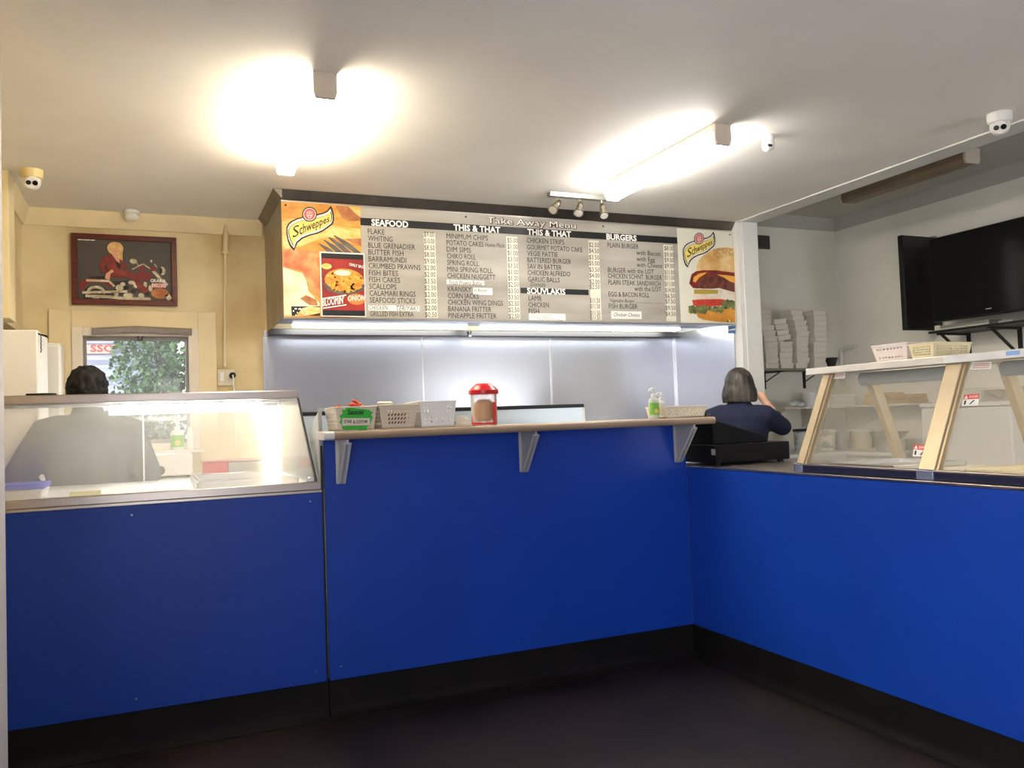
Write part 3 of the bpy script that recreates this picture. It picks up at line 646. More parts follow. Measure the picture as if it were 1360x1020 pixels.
bpoly(bp_, m_bun, [Zr(*p) for p in ((225, 460), (228, 400), (250, 340), (300, 290), (370, 245), (450, 222), (530, 216), (597, 222), (R_, 470))], 1)
for i in range(110):
    x = 385+rr.random()*205; y = 226+rr.random()*95
    if y < 330-(x-385)*.15: bpoly(bp_, m_ses, [Zr(x, y), Zr(x+9, y+2), Zr(x+10, y+7), Zr(x+2, y+6)], 2)
bpoly(bp_, m_bac, [Zr(*p) for p in ((165, 520), (175, 485), (220, 455), (300, 445), (420, 447), (R_, 470), (R_, 560), (330, 530), (250, 560), (240, 630), (190, 625), (150, 580))], 3)
bpoly(bp_, m_che, [Zr(*p) for p in ((188, 560), (195, 515), (250, 480), (330, 465), (300, 490), (250, 520), (215, 568))], 4)
bpoly(bp_, m_pat, [Zr(*p) for p in ((235, 625), (245, 555), (300, 505), (370, 485), (440, 492), (520, 530), (R_, 575), (R_, 668), (540, 650), (450, 625), (380, 632), (300, 632))], 4)
bpoly(bp_, m_che, [Zr(*p) for p in ((425, 490), (520, 495), (R_, 508), (R_, 575), (560, 560), (500, 520))], 5)
bpoly(bp_, m_pic, [Zr(*p) for p in ((195, 640), (300, 638), (440, 645), (438, 682), (320, 685), (200, 682))], 5)
bpoly(bp_, m_oni, [Zr(*p) for p in ((188, 686), (440, 688), (530, 710), (530, 742), (300, 748), (186, 735))], 5)
bpoly(bp_, m_oni, [Zr(*p) for p in ((445, 645), (500, 645), (R_, 680), (R_, 740), (520, 715), (455, 685))], 6)
bpoly(bp_, m_tom, [Zr(*p) for p in ((178, 745), (260, 738), (470, 735), (530, 748), (480, 800), (300, 815), (190, 800))], 6)
def wav(x0, x1, yt, yb, n, a):
    P = [(x0+(x1-x0)*i/n, yt+rr.uniform(-a, a)) for i in range(n+1)]; return P+[(x1+(x0-x1)*i/n, yb+rr.uniform(-a, a)) for i in range(n+1)]
bpoly(bp_, m_bot, [Zr(*p) for p in ((205, 850), (R_, 820), (R_+4, 972), (420, 962), (300, 945), (240, 920))], 5)
bpoly(bp_, m_let, [Zr(*p) for p in wav(142, 300, 800, 880, 7, 14)], 7)
bpoly(bp_, m_let, [Zr(*p) for p in wav(290, 490, 810, 870, 9, 20)], 8)
bpoly(bp_, m_let, [Zr(*p) for p in wav(470, R_, 745, 830, 7, 18)], 9)
bpoly(bp_, m_ink, [Zr(*p) for p in ((530, 945), (575, 945), (575, 968), (530, 968))], 7); bpoly(bp_, m_byel, [Zr(*p) for p in ((535, 950), (550, 942), (572, 956), (555, 972))], 8)
bp_.build('burger_picture', None, mbd, smooth=False)
badge(affine([Zr(*p) for p in ((132, 422), (85, 243), (391, 62), (242, 123))]), 9).build('ribbon_badge', None, mbd, smooth=False)
# -- poster stuck over the food picture
q0, q1, q2, q3 = bxz(*Z(345, 445)), bxz(*Z(722, 462)), bxz(*Z(733, 985)), bxz(*Z(357, 985))
po = thing('poster', 'small red onion poster stuck over the left picture of the menu board', 'poster', (q3[0], layer(24), BZ0))
K = 24
px0, px1 = (q0[0]+q3[0])/2, (q1[0]+q2[0])/2; pz0, pz1 = BZ0+.006, (q0[1]+q1[1])/2
MB().box((px0, layer(K), pz0), (px1, layer(K)+.001, pz1)).build('sheet', m_paper, po)
pm = MB(); m_pred = mat('poster_red', '#a02a25', .5, col2='#7c1a1a', vscale=5); m_on = mat('poster_onion', '#e8a03a', .5, col2='#c9701f', vscale=26)
w_, h_ = px1-px0, pz1-pz0
brect(pm, m_pred, px0+.008, px1-.006, pz0+.006, pz1-.008, K+1)
brect(pm, m_ink, px0+.008, px1-.006, pz1-.10*h_, pz1-.008, K+2); brect(pm, m_ink, px0+.008, px1-.006, pz0+.006, pz0+.10*h_, K+2)
cx, cz = px0+w_*.53, pz0+h_*.545
def ell(mb, m, x, z, a, b, k, n=26): mb.use(m).poly([(x+a*math.cos(2*PI*i/n), layer(k), z+b*math.sin(2*PI*i/n)) for i in range(n)])
ell(pm, m_tine, cx, cz-.06*h_, w_*.46, h_*.14, K+2); ell(pm, m_on, cx, cz+.03*h_, w_*.44, h_*.175, K+3)
m_on2 = mat('poster_onion_light', '#f2b955', .5, col2='#dd8a2a', vscale=20)
for i in range(90):
    a = rr.random()*2*PI; r = math.sqrt(rr.random()); ell(pm, m_on2, cx+w_*.42*r*math.cos(a), cz+.02*h_+h_*.165*r*math.sin(a)-.02*h_, w_*.038, h_*.022, K+4+i % 2, 8)
ell(pm, mat('poster_sauce', '#ecd9c4', .5), cx-.01, cz+.135*h_, w_*.19, h_*.045, K+6)
ell(pm, mat('poster_orange', '#e07a36', .5), px0+w_*.79, pz0+h_*.275, w_*.21, h_*.085, K+6)
ell(pm, m_byel, px0+w_*.14, pz0+h_*.775, w_*.115, h_*.045, K+6, 11)
pm.use(m_wl)
def ptxt(s, fx, fz, fw, h, rise=0, k=K+7, bold=.02):
    letter(pm, s, lambda u, v: (px0+w_*fx+u, layer(k), pz0+h_*fz+v+u*rise), w=w_*fw, h=h, bold=bold)
ptxt('BLOOMIN\u2019', .03, .155, .48, .052, .16); ptxt('ONION', .60, .245, .38, .036, .05, bold=.01); ptxt('ONLY $4.5', .65, .80, .32, .018, -.16)
pm.use(m_rust); ptxt('NEW', .07, .762, .14, .018, .06)
for fz in (.115, .265): pm.use(m_wl); z0 = pz0+h_*fz; pm.poly([(px0+.01, layer(K+7), z0), (px0+w_*.56, layer(K+7), z0+w_*.09), (px0+w_*.56, layer(K+7), z0+w_*.09+.007), (px0+.01, layer(K+7), z0+.007)])
pm.build('print', None, po, smooth=False)
# ---------------------------------------------------------------- ceiling bits
m_chrome = mat('warm_chrome', (.62, .55, .45), .18, 1.0)
a = atZ(729, 255, ZC); b = atZ(806, 262, ZC); yb_ = (a.y+b.y)/2
sb = thing('spotlight_bar', 'chrome spotlight bar with three small heads above the menu board', 'ceiling light', ((a.x+b.x)/2, yb_, ZC))
MB().prism([(a.x, yb_-.03, ZC), (a.x, yb_+.03, ZC), (a.x, yb_+.022, ZC-.03), (a.x, yb_-.022, ZC-.03)], (b.x-a.x, 0, 0)).build('bar', mat('bar_metal', (.30, .31, .27), .4, .9), sb, bevel=.003)
for x, dx in ((a.x+.055, -.055), (a.x+.235, -.03), (b.x-.05, -.01)):
    h = MB(); z = ZC-.03; h.tube([(x, yb_, z), (x, yb_, z-.035)], .006, 8)
    top = Vector((x-dx*.4, yb_, z-.035)); d = Vector((dx*1.4, -.045, -.075)).normalized()
    h.limb([top, top+d*.035], [.018, .024], 12); h.tube([top+d*.03, top+d*.085, top+d*.09, top+d*.105], [.022, .024, .034, .036], 14)
    o = h.build('spot_head', m_chrome, sb)
    MB().tube([top+d*.104, top+d*.1065], .028, 14).build('bulb', mat('bulb_face', (.5, .47, .42), .3), o) if dx == -.055 else MB().tube([top+d*.104, top+d*.1065], .028, 14).build('bulb', bpy.data.materials['bulb_face'], o)
def dome_camera(label, p, base_col):
    t = thing('dome_camera', label, 'security camera', p)
    MB().lathe([(.062, 0), (.062, -.035), (.056, -.05), (.04, -.055)], p, 24).build('base', base_col, t)
    c = Vector(p)+Vector((0, 0, -.068)); d = (_C-c).normalized(); d.z -= .12; d.normalize()
    MB().ball(c, .05).build('ball', m_white_pl, t)
    s = d.cross(Vector((0, 0, 1))).normalized(); 
    fc = MB(); fc.tube([c+d*.036, c+d*.053], [.040, .034], 20); fp = fc.build('face_plate', m_white_pl, t)
    for sg, r in ((-1, .0135), (1, .0145)):
        q = c+d*.0525+s*sg*-.017
        MB().tube([q, q+d*.004], r, 14).build('lens', m_black_gloss if sg > 0 else m_dark_metal, fp)
    return t
dome_camera('white dome security camera on the yellowed ceiling at the far left', tuple(atZ(42, 226, ZC)), mat('yellowed_plastic', '#e3cf96', .45))
dome_camera('white dome security camera on the ceiling beside the beam at the right', tuple(atZ(1327, 151, ZC)), m_white_pl)
p = atZ(1020, 180, ZC)
t = thing('motion_sensor', 'small white motion sensor on the ceiling near the white batten', 'sensor', p)
MB().lathe([(.036, 0), (.036, -.022), (.030, -.03)], p, 20).build('base', m_white_pl, t)
c = MB(); c.lathe([(.030, -.028), (.036, -.045), (.034, -.075), (.022, -.088), (.004, -.092)], p, 20); hd_ = c.build('head', m_white_pl, t)
MB().box((p.x-.03, p.y-.037, p.z-.075), (p.x-.004, p.y-.03, p.z-.062)).build('lens', m_dark_metal, hd_)
p = (-.113, 6.40, ZC)
t = thing('smoke_alarm', 'tiny round white alarm on the cornice above the framed picture', 'sensor', p)
MB().lathe([(.052, 0), (.052, -.022), (.042, -.026)], p, 20).build('base', m_white_pl, t); MB().lathe([(.040, -.024), (.045, -.05), (.034, -.066), (.01, -.07)], p, 20).build('body', m_white_pl, t)
# conduit and power point on the back wall
t = thing('conduit', 'thin cream conduit pipe running down the back wall beside the hood', 'pipe', (.497, 6.47, 1.75))
MB().tube([(.518, 6.47, ZC-.02), (.512, 6.47, 2.60), (.490, 6.48, 1.80)], .011, 10).build('pipe', m_cream_trim, t)
MB().tube([(.520, 6.468, ZC-.10), (.514, 6.47, 2.66)], .020, 12).build('sleeve', m_cream_trim, t)
MB().lathe([(.026, -.02), (.026, 0)], (.513, 6.47, 2.655), 14).build('collar', m_cream_trim, t)
po_ = thing('power_point', 'white power point with a black plug on the back wall beside the window', 'power outlet', (.49, 6.5, 1.70))
MB().box((.44, 6.485, 1.66), (.56, 6.5, 1.78)).build('plate', m_cream_pl, po_, bevel=.004)
MB().box((.455, 6.477, 1.69), (.485, 6.485, 1.76)).build('switch', m_white_pl, po_, bevel=.003)
pl = MB(); pl.lathe([(.014, -.05), (.022, -.045), (.024, -.005), (.02, 0)], (.545, 6.485, 1.735), 14, 'Y'); pl.build('plug', m_black, po_)
MB().tube([(.545, 6.44, 1.735), (.545, 6.42, 1.72), (.552, 6.44, 1.6), (.556, 6.47, 1.2)], .005, 6).build('cord', m_white_pl, po_)
MB().box((5.455, 6.485, 2.918), (5.61, 6.5, 3.05)).build('x', m_dark_metal) if False else None
v = thing('wall_vent', 'small dark square vent high on the wall beyond the partition', 'vent', (5.53, 6.5, 2.92))
MB().box((5.455, 6.488, 2.915), (5.613, 6.5, 3.05)).build('frame', mat('vent_grey', '#55524b', .6), v, bevel=.003)
for i in range(6): z = 2.928+i*.019; MB().prism([(5.467, 6.488, z), (5.467, 6.478, z-.006), (5.467, 6.478, z-.003), (5.467, 6.488, z+.004)], (.134, 0, 0)).build('slat', bpy.data.materials['vent_grey'], v)

# ---------------------------------------------------------------- framed picture over the window
c00, c11 = atY(96, 404, 6.47), atY(234, 318, 6.47); X0, X1, Z0, Z1 = c00.x-.012, atY(234, 400, 6.47).x, c00.z, atY(165, 312, 6.47).z
X0 = atY(94.5, 360, 6.47).x; X1 = atY(235, 360, 6.47).x; Z0 = (atY(98, 405.5, 6.47).z+atY(236, 405, 6.47).z)/2; Z1 = (atY(92.5, 310.5, 6.47).z+atY(233, 314, 6.47).z)/2
fp = thing('framed_picture', 'framed poster of a rider in red leather on a motorbike above the window', 'picture', ((X0+X1)/2, 6.48, Z0))
m_wood = mat('red_brown_frame', '#6b2c18', .35, col2='#4b1c10', vscale=6, vstretch=(1, 1, 6))
fw_ = .038; fr = MB()
def fprism(pts): fr.prism(pts, (0, .028, 0))
yo = 6.464
fprism([(X0, yo, Z0), (X1, yo, Z0), (X1-fw_, yo, Z0+fw_), (X0+fw_, yo, Z0+fw_)]); fprism([(X0, yo, Z1), (X1, yo, Z1), (X1-fw_, yo, Z1-fw_), (X0+fw_, yo, Z1-fw_)])
fprism([(X0, yo, Z0), (X0+fw_, yo, Z0+fw_), (X0+fw_, yo, Z1-fw_), (X0, yo, Z1)]); fprism([(X1, yo, Z0), (X1-fw_, yo, Z0+fw_), (X1-fw_, yo, Z1-fw_), (X1, yo, Z1)])
fr.build('frame', m_wood, fp, bevel=.004)
MB().box((X0+.01, 6.484, Z0+.01), (X1-.01, 6.499, Z1-.01)).build('backing', mat('print_charcoal', '#4c4640', .5, var=.06, vscale=3), fp)
pm = MB(); PX = X0+fw_; PW = X1-X0-2*fw_; PZ = Z1-fw_; PH = Z1-Z0-2*fw_
def zp(x, y, k):  # crop pixels of the close view: picture spans x 130..1210, y 150..845
    return (PX+PW*(x-130)/1080, 6.483-.0006*k, PZ-PH*(y-150)/695)
def P(m, pts, k): pm.use(m).poly([zp(x, y, k) for x, y in pts])
def O(m, x, y, rx, ry, k, n=22): P(m, [(x+rx*math.cos(2*PI*i/n), y+ry*math.sin(2*PI*i/n)) for i in range(n)], k)
def S(m, pts, w, k):   # stroke
    for (x0, y0), (x1, y1) in zip(pts[:-1], pts[1:]):
        L = math.hypot(x1-x0, y1-y0); nx, ny = -(y1-y0)/L*w/2, (x1-x0)/L*w/2
        P(m, [(x0+nx, y0+ny), (x1+nx, y1+ny), (x1-nx, y1-ny), (x0-nx, y0-ny)], k)
r1 = mat('print_red_leather', '#8f3228', .5, col2='#6f221d', vscale=16); r2 = mat('print_bike_red', '#7d1f1e', .4); ch = mat('print_chrome', '#d8cdb4', .4, col2='#a89a80', vscale=30); dk = mat('print_black', '#211c1b', .5)
hr_ = mat('print_blond', '#ecc888', .5, col2='#c79a58', vscale=25); sk_ = mat('print_skin', '#d8a080', .5)
O(dk, 330, 790, 145, 110, 1); O(ch, 335, 760, 105, 75, 2); O(dk, 335, 772, 80, 55, 3)
P(r2, [(150, 700), (165, 640), (260, 600), (420, 610), (500, 650), (540, 700), (480, 690), (420, 650), (320, 645), (230, 670), (185, 750), (155, 740)], 4)
P(dk, [(480, 640), (720, 610), (700, 660), (560, 690), (500, 670)], 5); P(dk, [(250, 585), (440, 570), (500, 620), (280, 610)], 3)
S(ch, [(225, 628), (480, 628), (545, 690)], 26, 6); S(ch, [(180, 770), (690, 745)], 28, 7); S(ch, [(215, 805), (480, 812), (610, 825), (960, 828)], 34, 6); S(dk, [(240, 788), (540, 785)], 12, 8)
for x, y, w, h in ((600, 705, 45, 40), (740, 640, 40, 24), (700, 790, 60, 30), (850, 790, 36, 30), (790, 670, 30, 34), (960, 700, 24, 40), (640, 660, 30, 24), (900, 660, 22, 34), (560, 780, 26, 34)): O(ch, x, y, w, h, 7, 9)
for x, y in ((680, 700), (760, 740), (620, 760), (830, 720), (920, 770), (560, 740)): O(dk, x, y, 34, 24, 6, 9)
O(r2, 880, 560, 95, 55, 7); S(ch, [(750, 485), (830, 440), (880, 415), (960, 470)], 14, 8); O(ch, 765, 388, 42, 30, 8); S(ch, [(830, 440), (800, 400)], 8, 8)
S(ch, [(985, 480), (1080, 590), (1160, 660)], 36, 7); O(ch, 1105, 490, 36, 50, 8); O(dk, 1085, 490, 20, 38, 9); S(ch, [(1010, 410), (1040, 450)], 14, 8); O(ch, 975, 378, 12, 18, 8, 8); O(r2, 990, 470, 40, 30, 8); O(r2, 860, 470, 36, 30, 8)
P(r1, [(470, 330), (530, 290), (600, 330), (640, 420), (620, 500), (740, 510), (800, 560), (850, 640), (950, 730), (900, 755), (830, 740), (770, 620), (700, 580), (560, 590), (490, 580), (470, 480), (440, 400)], 10)
P(r1, [(480, 330), (420, 350), (375, 440), (380, 490), (440, 550), (475, 520), (430, 465), (470, 400)], 11)
P(sk_, [(450, 545), (520, 490), (540, 520), (500, 545), (490, 620), (435, 600)], 12); P(sk_, [(510, 300), (600, 300), (610, 420), (570, 390)], 11); S(r1, [(620, 380), (690, 490)], 42, 11); P(dk, [(555, 400), (620, 420), (610, 490), (580, 470)], 12)
O(hr_, 560, 245, 92, 76, 12); P(hr_, [(590, 230), (645, 280), (640, 390), (600, 360), (585, 300)], 13); O(sk_, 556, 272, 34, 44, 14); S(hr_, [(520, 240), (600, 225)], 26, 15)
O(mat('print_roll', '#d08a55', .5, col2='#a75f33', vscale=18), 1070, 760, 105, 62, 9); S(ch, [(1150, 770), (1190, 830)], 60, 9)
pm.use(m_wl)
def ltr(s, x, y, w, h, k, bold=.03): letter(pm, s, lambda u, v: (zp(x, y, k)[0]+u, 6.483-.0006*k, zp(x, y, k)[2]+v), w=PW*w/1080, h=PH*h/695, bold=bold)
ltr('GRAB A', 960, 628, 185, 36, 12); pm.use(m_red); P(m_red, [(968, 692), (1145, 692), (1150, 640), (972, 640)], 12); P(m_wl, [(974, 687), (1140, 687), (1145, 645), (978, 645)], 13); pm.use(m_red); ltr('CHIKO', 985, 682, 148, 32, 14)
pm.use(m_wl); [P(m_wl, [(x, 156), (x+w, 156), (x+w, 167), (x, 167)], 10) for x, w in ((140, 38), (184, 22), (212, 60), (278, 54))]
pm.build('print', None, fp, smooth=False)

# ---------------------------------------------------------------- left heated glass case
m_caseglass = glass('greasy_case_glass', haze=.17, hvar=.06); m_endglass = glass('case_end_glass', haze=.08)
CX0, CX1, CY0, CYT, CY1, CZ0, CZ1 = -1.15, .700, 3.955, 4.45, 5.10, 1.085, 1.49
gc = thing('food_warmer', 'heated glass food case with steel rails on the left blue counter', 'display case', (-.2, 4.5, ZT))
MB().box((CX0, YF-.004, ZT), (.713, YF+.035, CZ0)).build('front_rail', m_rail, gc, bevel=.003)
MB().box((CX0, YF+.035, ZT), (CX1+.003, CY1, ZT+.022)).build('deck', mat('white_deck', (.80, .80, .78), .35), gc)
MB().box((CX0, CYT-.03, CZ1), (CX1-.005, CY1, CZ1+.042)).build('top_slab', m_rail, gc, bevel=.005)
MB().prism([(CX0, CY0+.004, CZ0-.02), (CX0, CY0+.010, CZ0-.02), (CX0, CYT+.006, CZ1), (CX0, CYT, CZ1)], (CX1-CX0-.01, 0, 0)).build('front_glass', m_caseglass, gc)
MB().prism([(CX1-.009, CY0+.006, CZ0-.03), (CX1-.009, CYT, CZ1), (CX1-.009, CY1-.01, CZ1), (CX1-.009, CY1-.01, ZT+.02)], (.006, 0, 0)).build('end_glass', m_endglass, gc)
MB().tube([(CX1-.002, CY0+.004, CZ0-.01), (CX1-.002, CYT-.004, CZ1)], .0045, 8).build('edge_bead', m_dark_metal, gc)
for x in (-.05, CX1-.016): MB().box((x-.004, CY1-.014, ZT+.022), (x+.004, CY1-.004, CZ1)).build('rear_post', m_white_trim, gc)
lp = MB(); la = atY(145, 553, 4.62); lb = atY(335, 548, 4.62)
lp.tube([(la.x, 4.62, CZ1-.034), (lb.x+.05, 4.62, CZ1-.034)], .021, 14); lp.build('lamp', mat('case_lamp', (1, .98, .93), .4, emit=(1.0, .97, .90), estr=CASE_LAMP), gc)
MB().box((-.6, 4.56, CZ1-.012), (.62, 4.68, CZ1)).build('lamp_housing', m_white_pl, gc)
MB().box((CX1-.045, CY0+.012, CZ0-.001), (CX1-.012, CY0+.045, CZ0+.022)).build('glass_clamp', m_seam, gc, bevel=.003)
q = atY(8, 656, 4.10)
tb = thing('tub', 'white tub with a blue rim inside the left end of the glass case', 'tub', (-.62, 4.2, ZT+.022))
x1 = atY(57, 650, 4.08).x
MB().hexa([(x1-.36, 4.09, ZT+.023), (x1-.01, 4.09, ZT+.023), (x1-.01, 4.33, ZT+.023), (x1-.36, 4.33, ZT+.023), (x1-.37, 4.08, ZT+.07), (x1, 4.08, ZT+.07), (x1, 4.34, ZT+.07), (x1-.37, 4.34, ZT+.07)]).build('body', m_white_pl, tb, bevel=.006)
MB().box((x1-.375, 4.075, ZT+.07), (x1+.005, 4.345, ZT+.092)).build('rim', mat('bright_blue_plastic', '#2b3fe0', .35), tb, bevel=.004)
a, b = atY(92, 655, 4.04), atY(134, 649, 4.04)
pt = thing('price_tag', 'pale yellow price tag on the deck inside the glass case', 'label', ((a.x+b.x)/2, 4.04, ZT+.022))
MB().prism([(a.x, 4.035, ZT+.022), (a.x, 4.033, ZT+.022), (a.x, 4.05, ZT+.052), (a.x, 4.052, ZT+.052)], (b.x-a.x, 0, 0)).build('card', mat('yellow_card', '#f1eab0', .6), pt)
ft = thing('food_tray', 'shallow white food tray at the right end of the glass case', 'tray', (.45, 4.6, ZT+.022))
tr = MB(); x0, x1, y0, y1, z0 = .18, .64, 4.12, 4.85, ZT+.0225
tr.box((x0, y0, z0), (x1, y1, z0+.004))
for aa, bb in (((x0, y0), (x1, y0+.008)), ((x0, y1-.008), (x1, y1)), ((x0, y0), (x0+.008, y1)), ((x1-.008, y0), (x1, y1))): tr.box((*aa, z0), (*bb, z0+.03))
tr.build('pan', m_steel, ft); MB().tube([(x0+.02, y0+.02, z0+.032), (x1-.02, y0+.02, z0+.032), (x1-.02, y1-.02, z0+.032), (x0+.02, y1-.02, z0+.032), (x0+.02, y0+.02, z0+.032)], .006, 6).build('rim', m_steel, ft)
# loose things on top of the case
p = atZ(36, 514.5, CZ1+.045); z = CZ1+.042
sp_ = MB(); sp_.prism([(p.x-.10, 4.50, z), (p.x-.02, 4.48, z), (p.x+.02, 4.50, z), (p.x+.03, 4.53, z), (p.x-.06, 4.56, z)], (0, 0, .012))
single(sp_, 'folded_cloth', mat('black_cloth', '#15130f', .8), 'small dark cloth lying on top of the left end of the glass case', 'cloth', (p.x-.03, 4.52, z), bevel=.004)
a = atY(148, 518, 4.85); b = atY(181, 516, 4.85)
pp = MB(); n = 7
rr2 = random.Random(2)
for i in range(n): x = a.x+(b.x-a.x)*i/(n-1); pp.v += [(x, 4.80, z+.003+.008*(i % 2)), (x, 4.95, z+.003+.010*((i+1) % 2))]; pp.mi
for i in range(n-1): pp.f.append([2*i, 2*i+2, 2*i+3, 2*i+1]); pp.mi.append(0)
single(pp, 'paper_sheet', m_paper, 'creased white paper lying on top of the glass case behind the dark hair', 'paper', (a.x, 4.85, z), solid=.002)

# ---------------------------------------------------------------- back left kitchen
m_fridge = mat('white_enamel', (.80, .78, .73), .35)
fx1 = atY(50, 437, 5.63).x; fz1 = atY(50, 437, 5.63).z
fg = thing('fridge', 'tall white fridge at the far left behind the glass case', 'fridge', (-.85, 5.85, 0))
MB().box((-1.20, 5.67, .04), (fx1, 6.15, fz1)).build('body', m_fridge, fg, bevel=.012); MB().box((-1.20, 5.63, .06), (fx1, 5.665, fz1-.004)).build('door', m_fridge, fg, bevel=.01)
MB().box((-1.18, 5.65, 0), (fx1-.02, 6.13, .04)).build('foot_plinth', m_black, fg)
MB().prism([(fx1-.01, 5.63, fz1-.02), (fx1+.045, 5.65, fz1-.035), (fx1+.055, 5.655, fz1-.05), (fx1, 5.65, fz1-.03)], (0, .02, 0)).build('hasp', m_black, fg)
chn = MB()
for i in range(9): chn.tube([(fx1+.012, 5.645, fz1-.03-.012*i), (fx1+.016+.003*(i % 2), 5.645, fz1-.036-.012*i), (fx1+.012, 5.645, fz1-.042-.012*i)], .003, 6)
chn.build('chain', m_dark_metal, fg)
cb = thing('cupboard', 'white cupboard against the back wall between fridge and window', 'cupboard', (-.7, 6.1, 0))
cx1 = atY(83, 459, 6.40).x; cz = atY(83, 459, 6.40).z
MB().box((-1.2, 6.215, .03), (cx1, 6.48, cz)).build('body', m_fridge, cb, bevel=.006); MB().box((-1.19, 6.20, .08), (cx1-.004, 6.215, cz-.02)).build('door', m_fridge, cb, bevel=.004)
MB().box((-1.18, 6.23, 0), (cx1-.02, 6.46, .03)).build('plinth', m_black, cb)
MB().tube([(cx1-.03, 6.20, 1.25), (cx1-.03, 6.18, 1.25), (cx1-.03, 6.18, 1.15), (cx1-.03, 6.20, 1.15)], .008, 8).build('handle', m_grey_metal, cb)
bn = thing('sink_bench', 'white kitchen bench under the window seen through the foggy case', 'bench', (.1, 6.15, 0))
MB().box((-.54, 5.92, .1), (.70, 6.45, .99)).build('carcass', m_white_pl, bn); MB().box((-.545, 5.90, .99), (.72, 6.48, 1.03)).build('benchtop', m_fridge, bn, bevel=.004); MB().box((-.53, 5.96, 0), (.68, 6.44, .1)).build('plinth', m_black, bn)
ap = thing('benchtop_oven', 'small white oven with a round dark knob on the bench under the window', 'oven', (.05, 6.05, 1.03))
MB().box((-.16, 5.98, 1.045), (.24, 6.38, 1.19)).build('body', m_fridge, ap, bevel=.01)
kx = atY(213, 625, 5.97); MB().lathe([(.026, -.022), (.030, 0)], (kx.x, 5.98, 1.085), 16, 'Y').build('knob', m_dark_metal, ap)
for x in (-.13, .21): MB().lathe([(.014, 0), (.014, .015)], (x, 6.02, 1.03), 10).build('foot', m_black, ap); MB().lathe([(.014, 0), (.014, .015)], (x, 6.34, 1.03), 10).build('foot', m_black, ap)
rt_ = thing('food_box', 'long red box with a clear lid on the kitchen bench behind the case', 'box', (.47, 6.0, 1.03))
MB().box((.30, 5.93, 1.031), (.46, 6.08, 1.125)).build('red_end', m_red, rt_, bevel=.006); MB().box((.46, 5.935, 1.031), (.68, 6.08, 1.12)).build('body', mat('smoky_plastic', '#8d8a86', .3), rt_, bevel=.006); MB().box((.295, 5.92, 1.125), (.70, 6.09, 1.136)).build('lid', mat('pink_lid', '#d98c8c', .3), rt_, bevel=.003)
def pump_bottle(label, p, h, r, col, lab, group=None, flat=.7):
    t = thing('pump_bottle', label, 'bottle', p, group); p = Vector(p)
    b = MB(T=Matrix.Translation(p) @ Matrix.Diagonal((1, flat, 1, 1))); hb = h*.70
    b.lathe([(r*.9, 0), (r, .006), (r, hb*.80), (r*.86, hb*.90), (r*.45, hb*.97), (r*.34, hb)], (0, 0, 0), 24); b.build('body', col, t)
    MB().lathe([(r*.42, hb), (r*.42, hb+h*.07), (r*.25, hb+h*.08), (r*.14, hb+h*.09), (r*.14, h-.02)], p, 16).build('collar', m_white_pl, t)
    n = MB(); n.box((p.x-r*.35, p.y-.008, p.z+h-.022), (p.x+r*.3, p.y+.008, p.z+h-.004)); n.prism([(p.x-r*.35, p.y-.005, p.z+h-.010), (p.x-r*.35, p.y-.005, p.z+h-.004), (p.x-r*.95, p.y-.005, p.z+h-.014), (p.x-r*.95, p.y-.005, p.z+h-.024)], (0, .01, 0)); n.build('pump_head', m_white_pl, t, bevel=.002)
    if lab:
        l = MB(T=Matrix.Translation(p) @ Matrix.Diagonal((1, flat, 1, 1))); sg = 12
        vs = []; 
        for z in (.02, hb*.72):
            for i in range(sg+1): a = PI*(1.06+.88*i/sg); vs.append((r*1.012*math.cos(a), r*1.012*math.sin(a), z))
        l.add(vs, [(i, i+1, sg+2+i, sg+1+i) for i in range(sg)]); o = l.build('label', lab, t)
        e = MB(); e.use(m_byel); e.lathe([(r*.42, -.002), (r*.42, 0)], (p.x, p.y-r*flat*1.02, p.z+hb*.34), 14, 'Y'); e.build('badge', None, o)
    return t
m_green = mat('lime_green_label', '#7fc04a', .45); m_clear = mat('clear_gel', (.86, .88, .84), .2, trans=.35)
wb = atY(236, 596, 6.42)
pump_bottle('white bottle with a lime green label on the kitchen window sill', (wb.x, 6.435, WZ0-.03), .21, .045, m_white_pl, m_green)
"""sill"""
b = MB(); bx = atY(251, 592, 6.43).x; b.lathe([(.022, 0), (.024, .01), (.024, .11), (.012, .14), (.012, .16)], (bx+.01, 6.44, WZ0-.03), 16)
single(b, 'spray_bottle', m_white_pl, 'slim white bottle on the window sill right of the green label', 'bottle', (bx+.01, 6.44, WZ0-.03))

# cookers below the hood and the guard plate behind the shelf
ck = thing('fryer_bank', 'steel fryer bank below the hood with a raised pale back guard', 'fryer', (1.8, 5.7, 0))
MB().box((.84, 5.25, .12), (2.76, 6.30, .98)).build('body', m_steel, ck, bevel=.006); MB().box((.88, 5.30, 0), (2.72, 6.25, .12)).build('plinth', m_black, ck)
gx1 = atY(776, 545, 5.2).x
MB().prism([(.80, 5.19, .95), (.80, 5.20, .95), (.80, 5.222, 1.405), (.80, 5.212, 1.405)], (gx1-.80, 0, 0)).build('back_guard', mat('bluish_guard_steel', (.62, .70, .76), .35, .8), ck)
MB().box((.80, 5.205, 1.405), (gx1+.004, 5.26, 1.430)).build('guard_cap', m_black, ck, bevel=.004)
MB().tube([(gx1, 5.215, 1.40), (gx1+.01, 5.20, .99)], .010, 8).build('guard_edge', m_white_trim, ck)
MB().tube([(gx1, 5.22, 1.40), (gx1+.065, 5.45, .99)], .010, 8).build('guard_stay', m_white_trim, ck)
